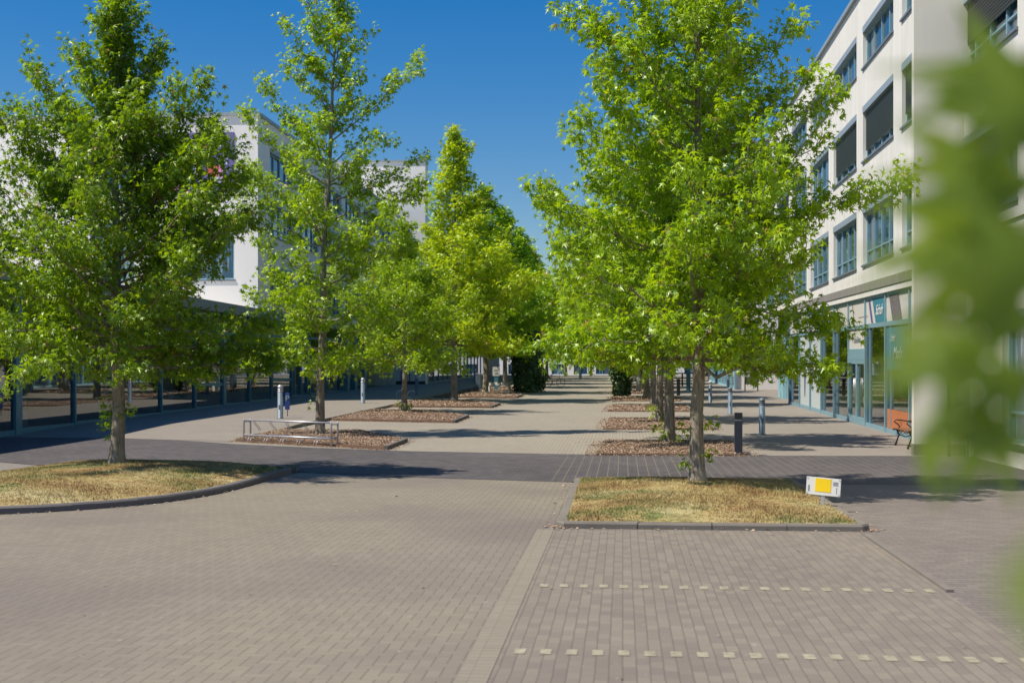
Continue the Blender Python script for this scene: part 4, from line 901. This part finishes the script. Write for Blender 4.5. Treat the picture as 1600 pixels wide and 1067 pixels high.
# recess behind the wing: dark gate opening, teal columns, pale panels
mb = MB(); mb.box(XL - .3, XL + .25, ye, 102.4, 4.7, 5.3); lp(mb, 'lintel', M['wall_grey'])
for ya in (ye + .9, ye + 3.4, ye + 6.5):
    mb = MB(); mb.box(XL - .2, XL + .35, ya, ya + .7, .3, 4.7, .02); lp(mb, 'panel_column', M['teal_dark'])
mb = MB(); mb.quad((-30, 102.3, 0), (-30, ye, 0), (-30, ye, 5), (-30, 102.3, 5)); mb.quad((-22.2, ye + .1, 0), (-22.2, 102.3, 0), (-22.2, 102.3, 4.9), (-22.2, ye + .1, 4.9)); lp(mb, 'recess_wall', M['anthracite'])
# far left building behind it
LB2 = thing('office_building', 'farther taller white building on the left with a blank sunlit end wall', 'building', (-15.9, 102.5, 0))
def lq(mb, name, mat, label=None): return part(mb, name, mat, LB2, -15.9, 102.5, label)
ZT = 19.0
mb = MB(); mb.quad((-30, 102.5, 0), (-15.9, 102.5, 0), (-15.9, 102.5, ZT), (-30, 102.5, ZT)); mb.quad((-15.9, 102.5, 0), (-15.9, 103.9, 0), (-15.9, 103.9, ZT), (-15.9, 102.5, ZT)); mb.quad((-30, 102.5, ZT), (-15.9, 102.5, ZT), (-15.9, 103.9, ZT), (-30, 103.9, ZT)); mb.quad((-30, 103.9, 0), (-30, 103.9, ZT), (-15.9, 103.9, ZT), (-15.9, 103.9, 0)); lq(mb, 'end_wall', M['wall'])
mb = MB(); mb.box(-30, -15.84, 102.4, 104, ZT, ZT + .14); lq(mb, 'roof_edge', M['coping'])
mb = MB()
for u in (-17.9, -17.2, -16.55): mb.box(u, u + .06, 102.44, 102.497, .9, 4.6)
mb.box(-18.3, -15.9, 102.45, 102.496, .8, 1.25); lq(mb, 'panel_joint', M['anthracite'])
w4 = rows(106, 160)
o = facade(LB2, M['wall'], -15.92, 103.9, 165, 1, 5.2, 14.6, w4); o.location = (15.9, -102.5, 0)
for (a, b, za, zb) in w4: window(LB2, -.02, a - 102.5, b - 102.5, 1, za, zb)
for i in range(14):
    ya = 103.9 + i * 3; z = gz(ya); mb = MB(); mb.box(-15.98, -15.86, ya, ya + .14, z - .2, 5.2); mb.box(-15.96, -15.88, ya + .14, ya + 3, z + 3, z + 3.12); mb.box(-15.96, -15.88, ya + .14, ya + 3, z - .2, z + .3)
    fo = lq(mb, 'glazed_bay', M['teal_dark']); MB().quad((-15.92, ya, z - .2), (-15.92, ya + 3, z - .2), (-15.92, ya + 3, 5.2), (-15.92, ya, 5.2)).build('pane', M['annexglass'], fo)
mb = MB(); mb.quad((-15.92, 103.9, 14.6), (-15.92, 165, 14.6), (-40, 165, 14.6), (-40, 103.9, 14.6)); mb.quad((-40, 165, 0), (-15.92, 165, 0), (-15.92, 165, 14.6), (-40, 165, 14.6)); mb.quad((-22, 103.9, 0), (-22, 165, 0), (-22, 165, 5.2), (-22, 103.9, 5.2)); lq(mb, 'roof', M['wall_grey'])
# distant building closing the avenue
DB = thing('office_building', 'small distant white building closing the end of the avenue', 'building', (-6, 210, gz(210)))
w5 = [(x0, x0 + 2.2, z0, z0 + 1.7) for x0 in np.arange(-26, 22, 3.6) for z0 in (1.6, 5.2, 8.8, 12.2)]
o = facade_y(DB, M['wall'], 210, -30, 24, 0, 16.5, [(round(float(a), 3), round(float(b), 3), c_, d) for a, b, c_, d in w5]); o.location = (6, -210, -gz(210))
for i, (a, b, c_, d) in enumerate(w5):
    f = MB(); a = float(a); b = float(b); f.box(a, b, 210.1, 210.2, c_, c_ + .08); f.box(a, b, 210.1, 210.2, d - .1, d); f.box((a + b) / 2 - .05, (a + b) / 2 + .05, 210.1, 210.2, c_ + .08, d - .1)
    fo = part(f, 'window', M['teal'], DB, -6, 210); fo.location.z = -gz(210); MB().quad((a, 210.18, c_), (b, 210.18, c_), (b, 210.18, d), (a, 210.18, d)).build('pane', M['pane'], fo)
mb = MB(); mb.box(-30.1, 24.1, 209.9, 225, 16.5, 16.7); mb.quad((-30, 210, 0), (-30, 210, 16.5), (-30, 225, 16.5), (-30, 225, 0)); mb.quad((24, 210, 0), (24, 225, 0), (24, 225, 16.5), (24, 210, 16.5)); o = part(mb, 'roof', M['coping'], DB, -6, 210); o.location.z = -gz(210)
# teal canopy spanning the far path
cx0, cx1 = AT(822, y=128)[0], AT(912, y=128)[0]
CN = thing('canopy', 'flat teal canopy roof over the far end of the path', 'canopy', ((cx0 + cx1) / 2, 128, gz(128)))
hw = (cx1 - cx0) / 2; MB().box(-hw, hw, 0, 3.5, 5.1, 5.85, .05).build('roof', M['teal_dark'], CN)
for u in (-hw + .4, hw - .4):
    for v in (.4, 3.1): MB().lathe([(.09, 0), (.09, 5.1)], u, v, 10).build('post', M['teal_dark'], CN)

# ------------------------------------------------------------------ street furniture
def bollard(H, mat, dome_mat, name='light_bollard'):
    t = thing(name, '', 'bollard'); r = .095 * H / 1.15
    MB().lathe([(r * 1.35, 0), (r * 1.35, .02), (r, .03), (r, H * .79)]).build('post', mat, t)
    MB().lathe([(r * 1.0, H * .79), (r * 1.04, H * .80), (r * 1.04, H * .825), (r * .8, H * .83), (r * .8, H * .845), (r * 1.04, H * .85), (r * 1.04, H * .875), (r * .8, H * .88), (r * .8, H * .895), (r * 1.04, H * .90), (r * 1.0, H * .93), (r * .8, H * .965), (r * .5, H * .99), (r * .12, H)]).build('cap', dome_mat, t)
    MB().lathe([(r * .78, H * .825), (r * .78, H * .9)]).build('lamp_glass', M['lens'], t)
    MB().box(-.03, .03, -r - .004, -r + .02, .35, .5).build('service_flap', mat, t)
    return t
BL = bollard(1.24, M['bollard'], M['steel']); BR = bollard(1.12, M['bollard_dark'], M['bollard'])
BR2 = bollard(1.12, M['bollard'], M['lens'])
def put(o, x, y, label, group, first, z=0, rz=0):
    c = o if first else copy_tree(o); c.location = (x, y, gz(y) + z); c.rotation_euler.z = rz; c['label'] = label; c['group'] = group; return c
gb = 'light bollards along the walkways'
for i, (px, py, lb_) in enumerate(((438, 658.8, 'blue-grey light bollard with steel dome behind the bike rack, a lock hanging on it'), (567, 633.6, 'blue-grey light bollard with steel dome, second from the camera on the left walkway'), (651, 620, 'light bollard in the shade behind the second left bark bed'), (743, 602, 'farthest light bollard of the left walkway, in front of teal columns'))):
    x, y = G(px, py); put(BL, x, y, lb_, gb, i == 0, .115)
for i, (px, py, lb_) in enumerate(((1190.7, 679, 'slate light bollard nearest on the right walkway, beyond the square dark post'), (1140.8, 647, 'second light bollard of the right walkway, beside the first trunk shadows'))):
    x, y = G(px, py); put(BR, x, y, lb_, gb, i == 0)
x, y = G(1109.7, 629.5); put(BR2, x, y, 'third light bollard of the right walkway, pale with a white cap', gb, True)
# folded blue sign hanging beside the first bollard
x, y = G(448, 655); t = thing('parking_tag', 'small blue board with a white P hanging behind the nearest left bollard', 'sign', (x + .02, y + .0, gz(y) + .115))
MB().box(-.09, .09, 0, .03, .25, .88, .005).build('board', M['blue'], t); MB().tube([(0, .05, 0), (0, .05, .9)], .015, 8).build('post', M['anthracite'], t); text('P', .3, M['blindbox'], t, (0, -.008, .58), shear=0, face='-y')
# square dark post
x, y = G(1153.6, 712); t = thing('light_post', 'square anthracite light post with a black slot, at the edge of the right bark bed', 'bollard', (x, y, 0))
MB().box(-.09, .09, -.09, .09, .02, .84, .004).build('post', M['anthracite'], t); MB().box(-.12, .12, -.11, .11, 0, .02).build('base_plate', M['anthracite'], t)
MB().box(-.09, .09, -.09, .09, .87, 1.03, .004).build('head', M['black'], t); MB().box(-.07, .07, -.07, .07, .84, .87).build('lamp_glass', M['lens'], t); MB().lathe([(.012, .035), (.012, .05)], -.0, -.1, 8).build('bolt', M['lens'], t)
# bike rack
(xa, ya), (xb, yb) = G(381, 691), G(517.5, 699)
L = math.dist((xa, ya), (xb, yb)); an = math.atan2(yb - ya, xb - xa); BKR = thing('bike_rack', 'low galvanised steel bike rack with hanging wheel loops in front of the second left tree', 'bike rack', (xa, ya, gz(ya) + .02), an)
for u in (0, L):
    for v in (-.0, .24): MB().tube([(u, v, -.05), (u, v, .60), (u, v, .62)], [.026, .026, .018], 10).build('post', M['steel'], BKR)
    MB().tube([(u, -.0, .56), (u, .24, .56)], .018, 8).build('crosspiece', M['steel'], BKR)
MB().tube([(0, 0, .60), (L, 0, .60)], .024, 10).build('rail', M['steel'], BKR); MB().tube([(0, 0, .19), (L, 0, .19)], .024, 10).build('rail', M['steel'], BKR)
MB().tube([(0, .24, .19), (L, .24, .19)], .02, 10).build('rail', M['steel'], BKR)
for k in range(5):
    u = L * (.12 + k * .19); m_ = MB()
    for d in (-.035, .035): m_.tube([(u + d, .0, .60), (u + d, .05, .5), (u + d + .02, .16, .40), (u + d + .02, .2, .33)], .008, 6)
    m_.tube([(u - .015, .2, .33), (u + .055, .2, .33)], .008, 6); m_.build('wheel_loop', M['steel'], BKR)
    m_ = MB(); m_.tube([(u - .05, 0, .19), (u - .05, -.14, .12), (u - .05, -.22, .01)], .008, 6); m_.tube([(u + .05, 0, .19), (u + .05, -.14, .12), (u + .05, -.22, .01)], .008, 6); m_.build('wheel_loop', M['steel'], BKR)
# hoop rack by the third tree
x, y = G(629, 625); HR = thing('bike_hoop', 'low white tubular bike hoop beside the second bark bed tree', 'bike rack', (x, y, gz(y) + .1))
for u in (-.35, .25): MB().tube([(u, 0, 0), (u, 0, .2), (u + .1, 0, .36), (u + .28, 0, .42), (u + .4, 0, .36), (u + .42, 0, .25)], .022, 8).build('hoop', M['white'], HR)
MB().tube([(-.4, 0, .03), (.5, 0, .03)], .02, 8).build('foot_rail', M['white'], HR)
x, y = G(866, 605); H2 = thing('bicycle', 'tiny dark bicycle parked right of the ivy thicket', 'bicycle', (x, y, gz(y) + .02))
for u in (-.5, .5):
    wm = MB(); wm.tube([(u + .33 * math.cos(a), 0, .34 + .33 * math.sin(a)) for a in np.linspace(0, 2 * math.pi, 21)], .02, 6, cap=False); wh = wm.build('wheel', M['black'], H2)
    sm_ = MB()
    for a in np.linspace(0, math.pi, 7)[:-1]: sm_.tube([(u + .32 * math.cos(a), 0, .34 + .32 * math.sin(a)), (u - .32 * math.cos(a), 0, .34 - .32 * math.sin(a))], .003, 4)
    sm_.build('spokes', M['steel'], wh)
fm = MB(); fm.tube([(-.5, 0, .34), (-.12, 0, .32), (.38, 0, .78), (-.18, 0, .8), (-.5, 0, .34)], .016, 6); fm.tube([(-.12, 0, .32), (-.2, 0, .92)], .014, 6); fm.tube([(.5, 0, .34), (.36, 0, .98)], .016, 6); fm.build('frame', M['signred'], H2)
MB().box(-.33, -.1, -.05, .05, .92, .96, .01).build('saddle', M['black'], H2); MB().tube([(.3, -.25, 1.0), (.36, 0, .98), (.3, .25, 1.0)], .013, 6).build('handlebar', M['black'], H2)
# display stands
def stand(x, y, label, W, H, rz=0, z=None):
    t = thing('display_stand', label, 'notice board', (x, y, gz(y) if z is None else z), rz, 'notice boards on two posts')
    for u in (-W / 2, W / 2): MB().box(u - .035, u + .035, -.03, .03, 0, H).build('post', M['anthracite'], t)
    MB().box(-W / 2 + .036, W / 2 - .036, -.03, .03, H - .05, H).build('top_rail', M['anthracite'], t)
    p = MB().box(-W / 2 + .04, W / 2 - .04, -.02, .02, H * .62, H - .12).build('notice_panel', M['signwhite'], t); q = MB()
    for i in range(5): q.box(-W / 2 + .1, W / 2 - .1, -.024, -.0205, H * .65 + i * .09, H * .65 + i * .09 + .03)
    q.build('print', M['greytext'], p); MB().box(-W / 2 + .04, W / 2 - .04, -.02, .02, H * .28, H * .6).build('lower_panel', M['signgrey'], t); return t
x, y = G(1174, 611); stand(x, y, 'grey notice board on two posts in front of the far white wall on the right', .85, 1.62)
x, y = G(1100, 595); stand(x, y, 'small far notice board on two posts left of the pale blue glazing', .8, 1.5)
t = stand(AT(1509, y=31.05)[0], 31.0, 'large notice board on two posts close in front of the near right wall', .80, 1.9)
# yellow sign
x, y = G(1287, 801); t = thing('small_sign', 'low white sign with a yellow field at the corner of the right grass island', 'sign', (x, y + .1, .15), R(-20)); t.rotation_euler.y = R(3.5); t.scale = (.9, .9, .9)
MB().box(-.27, .27, -.012, .0, .10, .38, .002).build('board', M['white'], t); MB().box(-.13, .12, -.0165, -.0125, .155, .365).build('yellow_field', M['yellow'], t)
MB().box(-.03, .03, .001, .04, -.1, .22).build('post', M['steel'], t); q = MB()
for i in range(3): q.box(.15, .23, -.0155, -.0125, .27 + i * .022, .282 + i * .022)
q.build('print', M['greytext'], t); MB().box(.205, .215, -.0155, -.0125, .14, .24).build('print', M['greytext'], t); MB().box(-.24, -.215, -.0155, -.0125, .15, .25).build('print', M['greytext'], t)
for u, v in ((-.25, .12), (.25, .12), (.25, .36), (-.25, .36)): MB().lathe([(.007, 0), (.007, .006)], sides=8).build('bolt', M['black'], t, loc=(u, -.016, v)).rotation_euler = (R(90), 0, 0)
# white information sign on teal post, low white barrier, bin
x, y = G(775.5, 611); t = thing('information_sign', 'white information sign on a teal pedestal left of the ivy thicket', 'sign', (x, y, gz(y) + .05))
MB().box(-.14, .14, -.05, .05, 0, 1.0, .01).build('post', M['teal_dark'], t); MB().box(-.25, .25, -.07, -.052, .98, 1.6).build('board', M['white'], t); q = MB(); q.box(-.15, .12, -.075, -.0705, 1.3, 1.33); q.box(-.15, .15, -.075, -.0705, 1.38, 1.41); q.box(-.08, .12, -.075, -.0705, 1.08, 1.2); q.build('print', M['greytext'], t)
x0, y0 = G(761, 612); x1, y1 = G(799, 613); t = thing('low_barrier', 'low white beam barrier on short posts in front of the information sign', 'barrier', (x0, y0, gz(y0) + .08), math.atan2(y1 - y0, x1 - x0)); L = math.dist((x0, y0), (x1, y1))
MB().box(0, L, -.05, .05, .36, .55, .01).build('beam', M['white'], t)
for u in (.1, L - .25): MB().box(u, u + .16, -.04, .04, -.05, .36).build('post', M['white'], t)
x, y = G(748, 611); t = thing('litter_bin', 'slim dark litter bin with a pale front, left of the fourth bark bed tree', 'bin', (x, y, gz(y) + .115)); MB().box(-.2, .2, -.18, .18, .1, 1.0, .03).build('body', M['bollard_dark'], t); MB().box(-.22, .22, -.2, .2, 1.03, 1.1, .02).build('lid', M['steel'], t); MB().box(-.05, .05, -.05, .05, 0, .1).build('foot', M['anthracite'], t); MB().box(-.14, .14, -.19, -.181, .3, .9).build('front_panel', M['bollard'], t)
# dark railing, teal post, dark post and grey pillar between the right trunks
x0, y0 = G(1031, 603); x1, y1 = G(1084, 604); t = thing('railing', 'dark low railing with two rails between the right-hand trunks', 'railing', (x0, y0, gz(y0)), math.atan2(y1 - y0, x1 - x0)); L = math.dist((x0, y0), (x1, y1))
for z in (.95, .6): MB().box(0, L, -.04, .04, z, z + .10, .01).build('rail', M['black'], t)
for k in range(4): MB().box(L * k / 3 - .05, L * k / 3 + .05, -.035, .035, 0, .949).build('post', M['black'], t)
x, y = G(1075.5, 612); t = thing('teal_post', 'slim teal post between the first two right-hand trunks', 'post', (x, y, gz(y))); MB().box(-.14, .14, -.1, .1, 0, 1.55, .01).build('shaft', M['teal_dark'], t); MB().lathe([(.1, 1.55), (.1, 1.7), (.03, 1.75)]).build('cap', M['steel'], t)
x, y = G(1060, 618); t = thing('short_post', 'short black post in front of the dark railing', 'bollard', (x, y, gz(y))); MB().box(-.1, .1, -.08, .08, 0, .95, .01).build('shaft', M['black'], t); MB().box(-.12, .12, -.1, .1, .95, 1.0).build('cap', M['black'], t)
x, y = G(997, 613); t = thing('grey_pillar', 'pale grey tapered pillar right of the ivy-clad stump', 'pillar', (x, y, gz(y))); MB().tube([(0.1, 0, 0), (.06, 0, .8), (-.08, 0, 1.9), (-.1, 0, 2.6)], [.24, .2, .19, .17], 10).build('shaft', M['room_light'], t); MB().box(-.3, .3, -.3, .3, -.02, .08).build('base', M['kerb'], t)
# iron bench by the shop
x, y = 7.2, 33.3; BN = thing('park_bench', 'black cast-iron bench with wooden slats beside the shop window, half hidden by the fin wall', 'bench', (x, y, gz(y) + .01))
for v in (0, 1.5):
    m_ = MB(); m_.tube([(.02, v, 0), (.06, v, .12), (.12, v, .3), (.06, v, .44), (.0, v, .46)], [.03, .022, .02, .02, .015], 8); m_.tube([(.62, v, 0), (.56, v, .14), (.5, v, .3), (.52, v, .45), (.6, v, .85)], [.03, .022, .02, .02, .018], 8)
    m_.tube([(-.04, v, .44), (.2, v, .41), (.52, v, .42)], .02, 8); m_.tube([(.12, v, .3), (.3, v, .24), (.5, v, .3)], .014, 8)
    m_.tube([(.08, v, .42), (.14, v, .52), (.05, v, .60), (.0, v, .64), (.03, v, .69), (.1, v, .69), (.3, v, .66), (.56, v, .66)], .016, 8); m_.build('iron_end', M['black'], BN)
    m_ = MB()
    for k in range(4): m_.tube([(.12 + k * .1 + .04 * math.cos(a), v, .35 + .04 * math.sin(a)) for a in np.linspace(0, 6.28, 12)], .008, 5, cap=False)
    m_.build('scrollwork', M['black'], BN)
for k in range(5): MB().box(.02 + k * .1, .09 + k * .1, -.04, 1.54, .445, .475, .005).build('seat_slat', M['wood'], BN)
for k in range(4): MB().box(.53 + k * .025, .55 + k * .025, -.04, 1.54, .53 + k * .085, .595 + k * .085, .004).build('back_slat', M['wood'], BN)

# ------------------------------------------------------------------ leaf litter along kerbs and on the paving
rg = np.random.default_rng(77); q = []
for poly, n in ((isl_left, 260), (isl_right, 320)):
    pl = inset(poly, -.09)
    for _ in range(n):
        i = rg.integers(len(pl)); a, b = np.array(pl[i]), np.array(pl[(i + 1) % len(pl)]); q.append(a + (b - a) * rg.random() + rg.normal(0, .06, 2))
q += [np.array((rg.uniform(-9, 7), rg.uniform(8, 30))) for _ in range(90)] + [np.array((rg.uniform(-6, 8), rg.uniform(31, 60))) for _ in range(200)]
q += [np.array((-.9 + rg.normal(0, .35), rg.uniform(30.5, 62))) for _ in range(260)]
q = np.array(q); ok = ~(inside(isl_left, q) | inside(isl_right, q)); q = q[ok]; k = len(q)
P = np.c_[q, [gz(y_) + .022 for y_ in q[:, 1]]]; D = np.c_[rg.normal(0, 1, (k, 2)), rg.normal(0, .1, k)]; N = np.c_[rg.normal(0, .25, (k, 2)), np.ones(k)]
tag(link('fallen_leaves', leaves_mesh('fallen_leaves', P, D, N, rg.uniform(.025, .06, k), 'd', 3), None, M['chip']), 'dry fallen leaves scattered along kerbs and over the paving', 'leaves', kind='stuff')

# ------------------------------------------------------------------ leafy branch of a young tree close to the camera
FT = thing('young_tree', 'young tree with out-of-focus leaves hanging in at the right edge of the picture', 'tree', (1.25, .95, 0))
mb = MB(); O = Vector((1.25, .95, 0)); mb.tube([(0, 0, -.05), (.02, 0, .8), (0, .02, 1.8), (.03, 0, 2.9)], [.035, .03, .025, .012], 10)
def cpos(px, py, d):                                   # world point at depth d
    a, b, c_ = ray(px, py); return Vector((a * d, b * d, EYE + c_ * d))
rd = random.Random(9); LP, LD, LN, LS = [], [], [], []
br = [((1.25, .95, 1.35), cpos(1690, 860, .75), cpos(1600, 700, .74)), ((1.25, .95, 1.7), cpos(1730, 470, .78), cpos(1560, 330, .8)), ((1.25, .95, 2.0), cpos(1750, 240, .8), cpos(1590, 160, .82)), ((1.25, .95, 1.5), cpos(1700, 620, .72), cpos(1500, 560, .75))]
for a, b, c_ in br:
    a = Vector(a) - O; b = b - O; c_ = c_ - O; mb.tube([a, (a + b) / 2 + Vector((0, 0, .03)), b, c_], [.010, .007, .005, .002], 6)
mb.build('trunk', M['bark'], FT)
spec = [(1610, 250, .78, 230, 20), (1625, 440, .74, 240, 60), (1600, 330, .76, 220, 110), (1610, 580, .72, 200, 30), (1585, 640, .74, 150, 120), (1560, 250, .84, 110, 90), (1600, 190, .80, 200, 60), (1585, 270, .78, 190, 90), (1610, 380, .72, 230, 40), (1600, 470, .72, 220, 70), (1590, 560, .70, 210, 100), (1600, 620, .70, 180, 140), (1570, 540, .76, 150, 100), (1630, 300, .7, 240, 20),
        (1620, 120, .80, 140, 80), (1640, 520, .66, 240, 30), (1530, 300, .84, 90, 70), (1500, 560, .82, 120, 95), (1460, 560, .84, 75, 80), (1560, 610, .76, 120, 160), (1640, 650, .70, 180, 60)]
for (px, py, d, s_, ang) in spec:
    p = cpos(px, py, d) - O; size = s_ / FPX * d * 1.25; a = R(ang)
    right = Vector((cc, ss, 0)); up = Vector((0, 0, 1)); dr = right * -math.sin(a) * 1 + up * math.cos(a); dr = right * math.sin(R(90 + ang)) * -1 * 0 + (right * math.cos(R(90) - a) * -1 + up * math.sin(R(90) - a) if False else right * math.sin(a) * -1 + up * math.cos(a))
    n_ = Vector((ss, -cc, 0)) * 1.0 + Vector((rd.uniform(-.6, .2), rd.uniform(-.4, .4), rd.uniform(.2, .9)))
    LP.append(p); LD.append(dr); LN.append(n_); LS.append(size)
for _ in range(40):                                    # leaves outside the frame, on the same boughs
    a, b, c_ = rd.choice(br); t = rd.random(); p = Vector(a) * (1 - t) + b * t if rd.random() < .8 else b
    p = Vector(p) + Vector((rd.uniform(-.05, .1), rd.uniform(-.08, .08), rd.uniform(-.1, .1)))
    v = p - cam.location; px_ = (v.x * cc + v.y * ss) / max(.01, -v.x * ss + v.y * cc) * FPX + 800
    if px_ < 1660: continue
    LP.append(p - O); LD.append(Vector((rd.gauss(0, 1), rd.gauss(0, 1), -.6))); LN.append(Vector((rd.gauss(0, .4), rd.gauss(0, .4), 1))); LS.append(rd.uniform(.06, .1))
A_ = lambda l: np.array([tuple(v) for v in l])
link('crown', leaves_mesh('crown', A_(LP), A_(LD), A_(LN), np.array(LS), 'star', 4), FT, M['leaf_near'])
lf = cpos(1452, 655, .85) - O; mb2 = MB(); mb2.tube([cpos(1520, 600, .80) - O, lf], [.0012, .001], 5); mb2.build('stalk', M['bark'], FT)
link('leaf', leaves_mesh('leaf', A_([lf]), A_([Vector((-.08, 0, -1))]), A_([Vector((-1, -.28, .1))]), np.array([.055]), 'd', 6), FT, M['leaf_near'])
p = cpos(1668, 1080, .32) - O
link('leaf', leaves_mesh('leaf', A_([p]), A_([Vector((.15, 0, 1))]), A_([Vector((-.5, -1, .6))]), np.array([.06]), 'd', 5), FT, M['leaf_near'])
